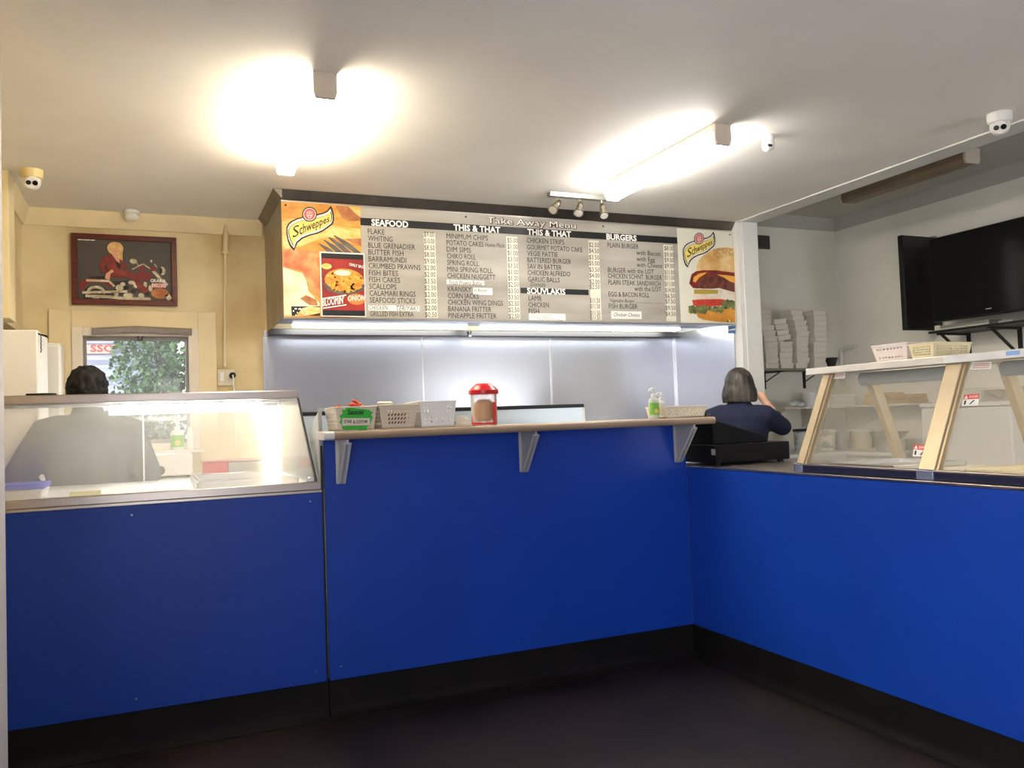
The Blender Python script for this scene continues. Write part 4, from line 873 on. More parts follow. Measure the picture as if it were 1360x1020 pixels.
# ---------------------------------------------------------------- things on the serving shelf
ZS = 1.3165
def basket(name, label, x0, x1, y0, y1, z0, z1, m, taper, sides, cells, group=None, hole=None, rx=.3, ry=.3, ang=0.0, rim=.008):
    """tapered plastic basket: four pierced walls, floor and rolled rim"""
    t = thing(name, label, 'basket', ((x0+x1)/2, (y0+y1)/2, z0), group); k = taper
    lo = [(x0+k, y0+k, z0+.003), (x1-k, y0+k, z0+.003), (x1-k, y1-k, z0+.003), (x0+k, y1-k, z0+.003)]; hi = [(x0, y0, z1), (x1, y0, z1), (x1, y1, z1), (x0, y1, z1)]
    mb = MB(); nl, ns, nv = cells
    for i in range(4):
        n = nl if i % 2 == 0 else ns
        mb.holed(lo[i], lo[(i+1) % 4], hi[(i+1) % 4], hi[i], n, nv, (lambda a, b, i=i, n=n: sides[i](a, b, n)), rx, ry, ang if i in (0, 1) else -ang)
    mb.poly(lo); mb.build('body', m, t, solid=.0025, weld=True, angle=30)
    MB().tube([Vector(hi[i % 4])+Vector((0, 0, -.001)) for i in range(5)], rim*.5, 8).build('rim', m, t)
    return t
none_ = lambda a, b, n: False
m_bas = mat('beige_basket_plastic', '#d3c8b4', .5); m_basw = mat('white_basket_plastic', (.80, .80, .78), .45)
# 1 sauces
fy = 3.79
a0, a1 = atY(450, 571, fy).x, atY(497, 569, fy).x; zt = 1.424
bk = basket('basket', 'beige basket of sauce packets with a green handwritten card on its front', a0-.012, a1+.014, fy, 4.05, ZS, zt, m_bas, .014,
            [none_, none_, none_, lambda a, b, n: 1 <= b <= 4], (6, 8, 6), rx=.34, ry=.24)
w3 = MB(); k = .014
w3.holed((a0+.0005, 4.03, ZS+.006), (a0+.0005, fy+.02, ZS+.006), (a0-.0135, fy+.006, zt-.004), (a0-.0135, 4.045, zt-.004), 8, 6, lambda a, b: 1 <= b <= 4, .34, .24)
w3.build('white_end_wall', m_basw, bk, solid=.002, weld=True, angle=30)
bk.children[0]['label'] = 'beige body'
m_card = mat('green_card', '#38b23c', .6); cg = MB()
def onf(x, y, d=.0): p = atY(x, y, fy); t = (p.z-ZS)/(zt-ZS); return Vector((p.x, fy+.014*(1-t)-.003-d, p.z))
R6 = lambda x, y: (430+x/10.46, 500+y/10.46)
card = [(305, 432), (380, 432), (470, 445), (560, 452), (610, 462), (640, 462), (648, 488), (690, 492), (660, 530), (685, 575), (660, 620), (640, 690), (608, 690), (605, 745), (440, 740), (300, 742), (255, 720), (262, 690), (240, 655), (218, 640), (245, 595), (215, 548), (262, 515), (248, 462), (300, 460)]
cg.prism([onf(*R6(x, y), .002) for x, y in card], (0, .001, 0)); gcard = cg.build('green_card', m_card, bk)
cl = MB(); cl.prism([onf(*R6(x, y), .004) for x, y in ((258, 580), (642, 578), (642, 678), (258, 685))], (0, .001, 0)); cl.build('white_label', mat('card_label', '#d8d2c6', .6), gcard)
pen2 = mat('marker_writing', '#1d1d20', .6); ww = MB()
def cw(s, x, y, xr, h, shear=.2, d=.006): p = onf(*R6(x, y), d); q = onf(*R6(xr, y), d); letter(ww, s, lambda u, v: (p.x+u, p.y, p.z+v), w=q.x-p.x, h=h, shear=shear, bold=.025)
cw('Sauces', 325, 530, 555, .022); cw('STAR', 280, 648, 390, .013, .1); cw('& CUSTOM', 410, 652, 605, .013, .1); ww.build('handwriting', pen2, gcard, smooth=False)
rp = random.Random(11); m_sachet = mat('red_sauce_sachet', '#b5422c', .35, col2='#d6cfc6', vscale=24, stops=(.3, .42))
for i, (x, y, z) in enumerate(((438.5, 540, 0), (449, 542.5, 0), (458.5, 541.5, 0), (467, 537, 0), (472, 533, 0), (476, 537, 0), (484, 540.5, 0))):
    yy = fy+.06+.05*(i % 3)/2; p = atY(x, y, yy)
    if p.x < a0: p.x = a0+.012
    s = MB(T=Matrix.Translation(p) @ Matrix.Rotation(rp.uniform(-.5, .5), 4, 'Z') @ Matrix.Rotation(rp.uniform(-.6, .6), 4, 'Y'))
    n = 7; L = .030 if i not in (3, 4, 5) else .036; W = .016
    for k_ in range(n):
        u = -1+2*k_/(n-1); hh = .012*math.sqrt(max(0, 1-u*u))+.0008
        s.v += [tuple(s.T @ Vector((u*L*.5, -W*.5, -hh*.3))), tuple(s.T @ Vector((u*L*.5, 0, hh))), tuple(s.T @ Vector((u*L*.5, W*.5, -hh*.3))), tuple(s.T @ Vector((u*L*.5, 0, -hh)))]
    for k_ in range(n-1):
        for c_ in range(4): s.f.append([k_*4+c_, k_*4+(c_+1) % 4, (k_+1)*4+(c_+1) % 4, (k_+1)*4+c_]); s.mi.append(0)
    s.f += [[3, 2, 1, 0], [4*n-4, 4*n-3, 4*n-2, 4*n-1]]; s.mi += [0, 0]
    place_ = ('at the left corner', 'second from the left corner', 'just left of the tall heap', 'at the left of the tall heap', 'on top of the tall heap', 'at the right of the tall heap', 'at the right corner')[i]
    single(s, 'sauce_sachet', m_sachet, 'red sauce sachet %s of the beige sauces basket' % place_, 'sachet', tuple(p), 'sauce sachets in the first basket', subd=1)
fl = MB()
hp = atY(474, 538, fy+.085)
for i in range(95):
    p = Vector((rp.uniform(a0+.02, a1-.02), rp.uniform(fy+.03, 4.02), rp.uniform(ZS+.01, zt-.012)))
    if i > 62: q_ = rp.random(); p = Vector((hp.x+rp.uniform(-.045, .045)*(1-q_), fy+.085+rp.uniform(-.04, .05)*(1-q_), zt-.02+q_*max(.01, hp.z-zt+.012)))
    T = Matrix.Translation(p) @ Matrix.Rotation(rp.uniform(0, PI), 4, 'Z') @ Matrix.Rotation(rp.uniform(-.7, .7), 4, 'X')
    f_ = MB(T=T); f_.box((-.02, -.013, -.003), (.02, .013, .003)); fl.v += f_.v; o_ = len(fl.v)-8; fl.f += [[v+o_ for v in q] for q in f_.f]; fl.mi += f_.mi
o = fl.build('sachet_heap', m_sachet, None, bevel=.002); o['kind'] = 'stuff'; single_loc = ((a0+a1)/2, 3.9, ZS); o.data.transform(Matrix.Translation(-Vector(single_loc))); o.location = single_loc
tag(o, 'heap of sauce sachets filling the beige basket with the green card', 'sachets')
# 2 beige basket with slanted oval holes
b0, b1 = atY(509, 571, fy).x, atY(551, 567, fy).x
def front2(a, b, n): return 2 <= a <= 8 and 1 <= b <= 4
basket('basket', 'beige basket with slanted oval holes between the sauces and white baskets', b0-.016, b1+.018, fy, 4.04, ZS, 1.428, m_bas, .018, [front2, lambda a, b, n: 1 <= b <= 4 and 0 < a < n-1, none_, lambda a, b, n: 1 <= b <= 4 and 0 < a < n-1], (11, 12, 6), rx=.48, ry=.25, ang=.85)
rc_ = [(.038, .056), (.102, .056), (.106, .122), (.106, .188), (.042, .212)]
for i, (dx, dy) in enumerate(rc_):
    z_ = ZS+.012
    s = MB(T=Matrix.Translation((b0+dx, fy+dy, z_)) @ Matrix.Rotation(i*.9, 4, 'Z')); s.lathe([(.018, 0), (.030, .062), (.031, .064), (.030, .067), (.0, .068)], (0, 0, 0), 14)
    s.build  # sauce cups made tall as dark content so the holes look shaded
    single(s, 'sauce_cup', mat('brown_sauce_cup', '#6b3a2a', .4) if i == 0 else bpy.data.materials['brown_sauce_cup'], 'brown sauce cup made tall to darken the slanted holes of the beige basket', 'cup', (b0+dx, fy+dy, z_), 'sauce cups in the second basket')
p = atY(511, 536, 3.93); cup = thing('foam_cup', 'white lidded cup poking out of the top of the slanted hole basket', 'cup', (p.x, 3.93, ZS+.01))
MB().lathe([(.030, 0), (.036, .105), (.036, .112)], (p.x, 3.93, ZS+.01), 18).build('body', m_white_pl, cup); MB().lathe([(.038, .110), (.038, .116), (.030, .122)], (p.x, 3.93, ZS+.01), 18).build('lid', m_cream_pl, cup)
# 3 white basket
c0, c1 = atY(562, 566, fy).x, atY(603, 563, fy).x
def front3(a, b, n): return (a in (1, 2, n-3, n-2) and b in (4, 5)) or (b in (1, 2) and a % 2 == 1 and 0 < a < n-1)
basket('basket', 'white basket with small round holes left of the napkins', c0-.012, c1+.012, fy, 4.04, ZS, 1.440, m_basw, .010, [front3, none_, none_, front3], (12, 14, 7), rx=.22, ry=.22)
for i in range(3):
    s = MB().box((c0+.01+.05*i, fy+.03, ZS+.012), (c0+.05+.05*i, 4.0, ZS+.075+.01*i)); single(s, 'packet', m_paper, 'white paper packet %s inside the white round holed basket' % ('on the left', 'in the middle', 'on the right')[i], 'packet', (c0+.03+.05*i, 3.9, ZS+.012), 'paper packets in the third basket', bevel=.006)
# napkins
n0, n1 = atY(604, 562, fy).x, atY(631, 560, fy).x
for i in range(6):
    d = .004*(i % 3); s = MB(); za = ZS+.0005+i*.0085; x0 = n0+.006+d; x1 = n1-.004-d-.004*i; y0 = fy+.02+.003*i
    s.prism([(x0, y0, za), (x1, y0+.006, za), (x1+.004, y0+.008, za+.004), (x1, y0+.006, za+.008), (x0, y0, za+.008)], (0, .13, 0))
    if i >= 0: single(s, 'napkin', mat('cream_napkin', '#e8e0cc', .8) if i == 0 else bpy.data.materials['cream_napkin'], 'folded cream napkin, %s of the pile beside the red lidded jar' % ('lowest', 'second from the bottom', 'third from the bottom', 'third from the top', 'second from the top', 'topmost')[i], 'napkin', ((x0+x1)/2, y0, za), 'pile of napkins on the shelf', bevel=.002)
# jar with a red lid
j0, j1 = atY(627, 566, fy+.07), atY(660, 563, fy+.07); jx = (j0.x+j1.x)/2; jr = (j1.x-j0.x)/2*.98; jt = atY(642, 515, fy+.07).z; jc = (jx, fy+.07, ZS)
jr_top = atY(642, 509.5, fy+.07).z
jar = thing('storage_jar', 'clear plastic jar with a red screw lid and red label on the shelf', 'jar', jc); H_ = jr_top-ZS
hb = H_*.80
MB().lathe([(jr*.92, 0), (jr, .006), (jr, hb*.93), (jr*.95, hb), (jr*.90, hb)], jc, 28).build('body', glass('cloudy_jar_plastic', haze=.30, hazecol=(.9, .86, .8)), jar)
MB().lathe([(jr*1.13, hb-.012), (jr*1.15, hb-.006), (jr*1.15, hb+.008), (jr*1.02, hb+.014), (jr*.98, hb+.02), (jr*.62, H_-.004), (jr*.55, H_)], jc, 28).build('lid', m_red, jar)
MB().lathe([(jr*.5, .10*H_), (jr*.72, .20*H_), (jr*.80, .36*H_), (jr*.74, .54*H_), (jr*.4, .62*H_)], jc, 22).build('contents', mat('amber_filling', '#d9a765', .4, col2='#c08040', vscale=30), jar)
lb_ = MB(); rr_ = jr*1.012
def curved(mb, a0, a1, z0, z1, r, n=14):
    vs = []
    for z in (z0, z1):
        for i in range(n+1): a = a0+(a1-a0)*i/n; vs.append((jx+r*math.cos(a), fy+.07+r*math.sin(a), ZS+z))
    mb.add(vs, [(i, i+1, n+2+i, n+1+i) for i in range(n)])
ca = math.atan2(-1, -.45)
curved(lb_, ca-1.2, ca+1.25, .004, .016, rr_); curved(lb_, ca+.72, ca+1.25, .004, hb*.68, rr_); curved(lb_, ca-1.2, ca-1.0, .004, hb*.30, rr_); lb_.build('label', mat('red_label', '#c93a35', .4), jar)
# pump bottles and low basket at the right end
g0 = atY(869, 556, 3.83); bl1 = pump_bottle('clear hand gel pump bottle with a lime green label at the front', (g0.x, 3.83, ZS), atY(870, 514, 3.83).z-ZS, .030, m_clear, m_green)
g1 = atY(884, 556, 3.90); pump_bottle('clear pump bottle without a label just behind the lime green one', (g1.x-.030, 3.90, ZS), (atY(879, 517, 3.90).z-ZS)*.92, .032, m_clear, None)
d0, d1 = atY(886, 555, fy).x, atY(936, 553, fy).x
basket('basket', 'low cream basket with round holes at the right end of the shelf', d0-.004, d1+.012, fy, 3.99, ZS, 1.378, m_cream_pl, .010, [lambda a, b, n: b in (1, 2, 3) and (a+b) % 2 == 0 and 0 < a < n-1]*4, (22, 20, 5), rx=.36, ry=.36)

# ---------------------------------------------------------------- till on the corner of the right counter
m_till = mat('till_black', (.006, .006, .007), .65, spec=.2)
dr = thing('till', 'flat black till drawer on the corner of the right counter', 'till', (3.05, 3.93, ZT))
MB().box((2.795, 3.735, ZT+.014), (3.30, 4.16, ZT+.114)).build('case', m_till, dr, bevel=.004)
MB().box((2.805, 3.73, ZT+.022), (3.29, 3.735, ZT+.105)).build('rear_panel', m_till, dr, bevel=.002)
for x in (2.83, 3.26):
    for y in (3.77, 4.12): MB().lathe([(.016, 0), (.018, .014)], (x, y, ZT), 12).build('foot', m_black, dr)
MB().box((2.7935, 3.742, ZT+.060), (2.7965, 3.775, ZT+.092)).build('tag', mat('grey_tag', (.35, .35, .34), .6), dr)
rg = thing('cash_register', 'black cash register standing on the flat till behind the shelf end', 'cash register', (2.98, 3.93, ZT+.114)); z0 = ZT+.115
pr = [(2.815, z0), (3.19, z0), (3.17, z0+.035), (3.00, z0+.085), (2.86, z0+.125), (2.815, z0+.138)]
MB().prism([(x, 3.78, z) for x, z in pr], (0, .32, 0)).build('body', m_till, rg, bevel=.006)
MB().box((2.83, 3.86, z0+.12), (2.86, 4.04, z0+.18)).build('display', m_black_gloss, rg, bevel=.004)
ky = MB()
for i in range(5):
    for j in range(6): t_ = i/5; x = 3.02+.13*t_; z = z0+.082-.042*t_; ky.box((x, 3.82+.04*j, z-.004), (x+.018, 3.845+.04*j, z+.006))
ky.build('keypad', m_dark_metal, rg)
ef = thing('card_terminal', 'small black card terminal on the right end of the flat till', 'card terminal', (3.24, 3.98, ZT+.114))
MB().prism([(3.185, 3.93, z0), (3.285, 3.93, z0), (3.285, 4.09, z0), (3.185, 4.09, z0)], (0, 0, .022)).build('body', m_black, ef, bevel=.006)
MB().hexa([(3.19, 3.935, z0+.022), (3.28, 3.935, z0+.022), (3.28, 4.085, z0+.022), (3.19, 4.085, z0+.022), (3.195, 3.94, z0+.030), (3.275, 3.94, z0+.030), (3.275, 4.08, z0+.055), (3.195, 4.08, z0+.055)]).build('printer_hood', m_dark_metal, ef, bevel=.006)

# ---------------------------------------------------------------- right glass case
rcs = thing('salad_case', 'long glass food case with sloped panes and gold posts on the right counter', 'display case', (3.1, 2.2, ZT))
m_post = mat('gold_anodised_post', '#a39377', .38, .45, var=.06, vscale=4); m_post_l = mat('pale_post', '#b5a78e', .4, .45, var=.06, vscale=5); m_base = mat('navy_base_rail', '#30334f', .35, .5, var=.1); m_slab = mat('case_top_slab', (.70, .68, .64), .35, .3, var=.06)
m_cg2 = glass('salad_case_glass', haze=.10, hazecol=(.95, .93, .84)); YE = 3.10; ZB, ZTP = 1.092, 1.506
XB, XTT = 2.795, 2.985
MB().box((XB-.028, -.9, ZT+.001), (XB+.012, YE+.01, ZB-.012)).build('base_rail', m_base, rcs, bevel=.003)
MB().box((XB-.032, -.9, ZB-.012), (XB+.012, YE+.01, ZB-.004)).build('base_trim', m_rail, rcs, bevel=.002)
MB().box((XB+.012, -.9, ZT+.001), (3.42, YE, ZT+.02)).build('deck', mat('cream_deck', (.80, .76, .66), .35), rcs)
MB().box((XTT-.035, -.9, ZTP), (3.33, YE+.10, ZTP+.032)).build('top_slab', m_slab, rcs, bevel=.003)
MB().box((XTT-.037, -.9, ZTP+.001), (XTT-.034, 2.42, ZTP+.031)).build('slab_edge', mat('pale_slab_edge', (.78, .79, .80), .35, .2, var=.08, vscale=9), rcs)
qa = atX(1336, 470, XTT-.038); qb = atX(1354, 464, XTT-.038)
MB().box((XTT-.0385, qb.y, ZTP+.010), (XTT-.037, qa.y, ZTP+.026)).build('blue_tape', mat('blue_tape', '#8fb4e6', .5), rcs)
for k, y in enumerate((YE-.045, 2.345, 1.60, .85, .10)):
    w_ = .045 if k == 0 else .075
    MB().hexa([(XB-.02, y, ZB-.004), (XB+.02, y, ZB-.004), (XB+.02, y+w_, ZB-.004), (XB-.02, y+w_, ZB-.004), (XTT-.02, y, ZTP), (XTT+.02, y, ZTP), (XTT+.02, y+w_, ZTP), (XTT-.02, y+w_, ZTP)]).build('front_post', m_post_l, rcs, bevel=.003)
    MB().hexa([(XB-.012, y-.012, ZB-.004), (XB+.015, y-.012, ZB-.004), (XB+.015, y, ZB-.004), (XB-.012, y, ZB-.004), (XTT-.012, y-.012, ZTP), (XTT+.015, y-.012, ZTP), (XTT+.015, y, ZTP), (XTT-.012, y, ZTP)]).build('post_edge', m_post, rcs)
    MB().box((XB-.033, y-.004, ZT+.001), (XB+.015, y+w_, ZB-.004)).build('post_shoe', mat('shoe_blue', '#8b93ad', .35, .5) if k == 0 else bpy.data.materials['shoe_blue'], rcs, bevel=.003)
    MB().hexa([(3.385, y, ZT+.02), (3.44, y, ZT+.02), (3.44, y+.035, ZT+.02), (3.385, y+.035, ZT+.02), (3.205, y, ZTP), (3.26, y, ZTP), (3.26, y+.035, ZTP), (3.205, y+.035, ZTP)]).build('rear_post', m_post, rcs, bevel=.003)
edges = (YE-.045, 2.345, 1.60, .85, .10)
for k in range(4):
    ya, yb = edges[k+1]+.078, edges[k]-.014
    MB().hexa([(XB+.004, ya, ZB), (XB+.010, ya, ZB), (XB+.010, yb, ZB), (XB+.004, yb, ZB), (XTT+.004, ya, ZTP-.002), (XTT+.010, ya, ZTP-.002), (XTT+.010, yb, ZTP-.002), (XTT+.004, yb, ZTP-.002)]).build('front_pane', m_cg2, rcs)
    MB().box((XTT+.085, ya+.08, ZTP-.058), (XTT+.105, yb-.13, ZTP-.046)).build('lamp', bpy.data.materials.get('warm_case_lamp') or mat('warm_case_lamp', (1, .85, .6), .4, emit=(1.0, .86, .62), estr=9.0), rcs)
    MB().tube([(XTT+.065, ya+.05, ZTP-.034), (XTT+.065, yb-.10, ZTP-.034)], .030, 18).build('lamp_tube_cover', mat('blue_grey_tube', '#7b8794', .4, .3) if k == 0 else bpy.data.materials['blue_grey_tube'], rcs)
m_dred = mat('danger_red', '#d8322c', .5)
def onglass(x, y):  # point on the sloped pane
    d = _ray(x, y); n = Vector((ZTP-ZB, 0, -(XTT-XB))); p0 = Vector((XB+.0015, 0, ZB)); t = (p0-_C).dot(n)/d.dot(n); return _C+d*t
def sticker(name, label, quad, cols, text=None):
    P = [onglass(*p) for p in quad]
    t = thing(name, label, 'sticker', P[3])
    nrm = Vector((-(ZTP-ZB), 0, (XTT-XB))).normalized()
    def at(u, v, k): return (P[3]*(1-u)+P[2]*u)*(1-v)+(P[0]*(1-u)+P[1]*u)*v + nrm*(.0008*k)
    b = MB(); b.prism([at(0, 0, 0), at(1, 0, 0), at(1, 1, 0), at(0, 1, 0)], nrm*.0006); b.build('sheet', m_paper, t)
    return t, at
for k_, (nm, quad) in enumerate((('lower', ((1214, 590.5), (1234, 591.5), (1232.5, 607), (1212, 606))), ('upper', ((1281, 524.5), (1301, 523), (1299, 538.5), (1277, 539.5))))):
    t, at = sticker('warning_sticker', 'red and white danger sticker %s' % ('low on the first pane by the gold post' if nm == 'lower' else 'high on the second pane beside the gold post'), quad, None)
    b = MB(); b.poly([at(0, .58, 1), at(1, .58, 1), at(1, 1, 1), at(0, 1, 1)]); b.build('red_band', m_dred, t)
    b = MB(); b.use(m_wl); b.poly([at(.05, .64, 2), at(.30, .64, 2), at(.175, .95, 2)]); u0, du = .36, .58
    o_ = at(u0, .68, 2); ex = (at(1, .68, 2)-at(0, .68, 2)); ey = (at(0, 1, 2)-at(0, 0, 2))
    letter(b, 'DANGER', lambda u, v: o_+ex*u+ey*v, w=.58, h=.22, bold=.01)
    b.use(m_ink); b.poly([at(.12, .12, 2), at(.24, .12, 2), at(.24, .48, 2), at(.12, .48, 2)]); b.poly([at(.45, .12, 2), at(.55, .12, 2), at(.78, .46, 2), at(.68, .48, 2)]); b.build('print', None, t, smooth=False)
for lbl, quad in (('cream notice label under the left end of the case top slab', ((1104, 495.5), (1123, 495), (1122, 502.5), (1102, 503.5))), ('cream notice label under the case top slab right of the gold post', ((1292, 481.5), (1317, 480.5), (1316, 490), (1288, 491)))):
    t, at = sticker('notice_label', lbl, quad, None); b = MB(); b.use(mat('notice_print', '#b06a5a', .6) if 'notice_print' not in bpy.data.materials else bpy.data.materials['notice_print'])
    for v in (.25, .5, .75): b.poly([at(.08, v-.05, 1), at(.92, v-.05, 1), at(.92, v+.05, 1), at(.08, v+.05, 1)])
    b.build('print', None, t)
# trays inside
for i, (y0, y1) in enumerate(((2.62, 2.98), (1.75, 2.28))):
    s = MB(); x0, x1, z0 = 2.86, 3.30, ZT+.0205
    s.box((x0, y0, z0), (x1, y1, z0+.003))
    for a, b in (((x0, y0), (x1, y0+.006)), ((x0, y1-.006), (x1, y1)), ((x0, y0), (x0+.006, y1)), ((x1-.006, y0), (x1, y1))): s.box((*a, z0), (*b, z0+.022))
    single(s, 'tray', m_steel if i == 0 else mat('cream_tray', '#e6d9b5', .4), ('low steel tray on the deck inside the first pane of the right case', 'low cream tray on the deck behind the second pane of the right case')[i], 'tray', ((x0+x1)/2, (y0+y1)/2, z0))
# baskets on the case
zz = ZTP+.032
basket('basket', 'pinkish white slotted basket on top of the right glass case', 3.03, 3.27, 2.665, 2.86, zz, zz+.078, mat('pinkish_white_plastic', '#e8dcd6', .45), .016, [lambda a, b, n: b in (1, 4) and 0 < a < n-1]*4, (12, 10, 6), rx=.36, ry=.36, ang=.5)
basket('basket', 'pale yellow mesh basket on the right case beside the pinkish one', 3.03, 3.26, 2.53, 2.655, zz, zz+.066, mat('pale_yellow_plastic', '#e3d7b0', .45), .010, [lambda a, b, n: 1 <= b <= 4 and 0 < a < n-1]*4, (14, 10, 6), rx=.32, ry=.30)
# ---------------------------------------------------------------- side room: television, shelves, boxes
XT = 6.15
tv = thing('television', 'large black flat television on the side room wall above the case', 'television', (XT+.05, 4.5, 1.97))
c0 = atX(1233, 318, XT); c1 = atX(1240, 436, XT); ty1 = (c0.y+c1.y)/2; tz1 = c0.z; tz0 = atX(1300, 420, XT).z
ty0 = ty1-1.34
MB().box((XT+.008, ty0, tz0), (XT+.055, ty1, tz1)).build('body', m_black, tv, bevel=.004)
MB().box((XT, ty0+.01, tz0+.014), (XT+.008, ty1-.01, tz1-.01)).build('screen', m_black_gloss, tv)
MB().box((XT+.055, ty0+.35, tz0+.15), (XR-.004, ty1-.35, tz1-.15)).build('wall_mount', m_dark_metal, tv)
p = atX(1312, 410, XT-.001); lg = MB(); letter(lg, 'TV', lambda u, v: (XT-.001, p.y-u, p.z+v), h=.012) if False else lg.box((XT-.001, p.y-.03, p.z-.004), (XT, p.y+.02, p.z+.004)); lg.build('badge', m_grey_metal, tv)
mo = thing('side_screen', 'black upright panel square to the wall at the far end of the television', 'screen', (6.1, 5.28, 1.98))
q0 = atY(1199.5, 312, 5.28); q1 = atY(1203, 438, 5.28)
MB().box(((q0.x+q1.x)/2, 5.285, q1.z), (XR-.012, 5.33, q0.z)).build('body', m_black, mo, bevel=.004); MB().box(((q0.x+q1.x)/2+.006, 5.28, q1.z+.008), (XR-.02, 5.285, q0.z-.008)).build('face', mat('matt_black_panel', (.010, .010, .011), .35), mo)
MB().box((XR-.06, 5.29, q0.z-.03), (XR-.02, 5.32, q0.z+.015)).build('hinge', m_grey_metal, mo)
zs = atX(1330, 421, 6.10).z-.012; zs = 1.952
ts = thing('bracket_shelf', 'black shelf on folding brackets under the television', 'shelf', (6.25, 4.6, zs))
MB().box((6.06, ty0-.1, zs-.018), (XR, ty1-.02, zs)).build('board', m_black, ts, bevel=.003)
for y in (atX(1258, 455, 6.2).y, atX(1325, 445, 6.2).y):
    b = MB(); b.box((XR-.016, y-.016, zs-.30), (XR, y+.016, zs-.018)); b.box((6.10, y-.016, zs-.034), (XR, y+.016, zs-.018)); b.tube([(6.14, y, zs-.03), (XR-.02, y, zs-.25)], .013, 8); b.build('bracket', m_dark_metal, ts)
sbx = thing('media_box', 'slim silver media box on the black shelf under the television', 'media player', (6.12, 4.8, zs))
ya = atX(1241, 428, 6.08).y; yb2 = atX(1313, 424, 6.08).y
MB().box((6.085, yb2, zs+.004), (6.24, ya, zs+.040)).build('body', mat('silver_grey_box', '#8d8d86', .4, .3), sbx, bevel=.003); MB().box((6.08, yb2, zs+.004), (6.085, ya, zs+.016)).build('front_strip', mat('pale_strip', '#c4c6b6', .4), sbx)
MB().box((6.078, ya-.05, zs+.004), (6.085, ya, zs+.044)).build('end_block', bpy.data.materials['pale_strip'], sbx)
for y in (ya-.03, yb2+.03): MB().box((6.10, y-.01, zs), (6.22, y+.01, zs+.004)).build('foot', m_black, sbx)
p = atX(1335, 415.5, 6.08); rm = MB(); rm.box((6.075, p.y-.06, zs+.0005), (6.12, p.y+.06, zs+.018)); single(rm, 'remote_control', mat('grey_remote', '#a5a49c', .4), 'pale grey remote control on the black shelf right of the media box', 'remote control', (6.1, p.y, zs), bevel=.004)

# shelf of takeaway boxes on the back wall
ZBX = 1.722; YBX = 6.22
bs = thing('box_shelf', 'narrow grey wall shelf carrying four stacks of white boxes', 'shelf', (5.5, 6.35, ZBX-.02))
sx1 = atY(1113, 487, YBX).x
MB().box((4.70, YBX-.03, ZBX-.020), (6.15, 6.5, ZBX)).build('board', mat('shelf_grey', '#8d897c', .6), bs, bevel=.003)
for x in (atY(1019, 500, 6.45).x, atY(1072, 500, 6.45).x):
    b = MB(); b.box((x-.014, 6.488, ZBX-.185), (x+.014, 6.5, ZBX-.02)); b.box((x-.014, 6.24, ZBX-.032), (x+.014, 6.5, ZBX-.02)); b.tube([(x, 6.27, ZBX-.03), (x, 6.49, ZBX-.12)], .006, 8); b.build('bracket', m_black, bs)
m_box = mat('white_card_box', '#e6e0d2', .7, var=.03, vscale=6); m_boxin = mat('box_flap', '#c6beac', .7)
Zb = lambda x, y: (1000+x/8.5, 400+y/8.5)
stacks = {'leftmost': [(140, 290, 755), (140, 290, 697), (110, 285, 640), (112, 285, 585), (105, 280, 530), (98, 270, 480), (92, 262, 428), (88, 240, 385), (84, 215, 345), (78, 210, 290), (74, 195, 225), (74, 170, 170)],
          'second': [(312, 458, 755), (308, 455, 700), (305, 452, 648), (305, 455, 590), (300, 445, 530), (270, 450, 470), (262, 430, 405), (248, 420, 345), (225, 395, 280)],
          'third': [(475, 636, 755), (492, 652, 690), (488, 648, 635), (480, 640, 578), (468, 640, 522), (482, 645, 462), (490, 642, 405), (470, 636, 348), (450, 630, 292), (425, 605, 238), (405, 592, 182)],
          'rightmost': [(690, 830, 755), (695, 834, 698), (690, 832, 642), (688, 834, 585), (690, 835, 525), (695, 845, 468), (692, 838, 415), (690, 836, 360), (685, 832, 303), (680, 845, 245), (665, 832, 186)]}
ordn = ['lowest', 'second', 'third', 'fourth', 'fifth', 'sixth', 'seventh', 'eighth', 'ninth', 'tenth', 'eleventh', 'twelfth']
proto = None; bw_nom = .165
for st_, rows in stacks.items():
    zc = ZBX+.0005
    for i, (xa, xb, yb3) in enumerate(rows):
        x0 = atY(Zb(xa, yb3)[0], Zb(xa, yb3)[1], YBX).x; x1 = atY(Zb(xb, yb3)[0], Zb(xb, yb3)[1], YBX).x
        h = .0505; W = .150
        cxm = (x0+x1)/2 if st_ != 'leftmost' or i < 2 else x1-W/2
        if proto is None:
            proto = thing('takeaway_box', '', 'box', (0, 0, 0), 'stacked takeaway boxes')
            b = MB(); b.hexa([(-W/2+.006, 0, 0), (W/2-.006, 0, 0), (W/2-.006, .17, 0), (-W/2+.006, .17, 0), (-W/2, -.004, h-.004), (W/2, -.004, h-.004), (W/2, .174, h-.004), (-W/2, .174, h-.004)]); b.build('tray', m_box, proto)
            MB().box((-W/2-.002, -.006, h-.016), (W/2+.002, .176, h-.001)).build('lid', m_box, proto, bevel=.002); r = proto
        else: r = copy_thing(proto, (0, 0, 0))
        tilt = 0.0; yaw_ = random.uniform(-.06, .06)
        if st_ == 'second' and i >= 5: tilt = -.16+.02*(i-5)
        dz = .012 if (st_ == 'second' and i == 5) else 0
        zc += dz
        r.location = (cxm, YBX+random.uniform(-.006, .010), zc); r.rotation_euler = (0, tilt, yaw_)
        zc += h + .0006
        if st_ == 'second' and i == len(rows)-1: pass
        r['label'] = 'white box on the wall shelf, %s of the %s' % ('topmost' if i == len(rows)-1 else ordn[i]+(' from bottom' if i else ''), st_+' stack' if st_ in ('leftmost', 'rightmost') else st_+' stack from left')
        r['category'] = 'box'; r['group'] = 'stacked takeaway boxes'
fn = MB(); p = atY(1099, 484, 6.3); q = atY(1106, 471, 6.3)
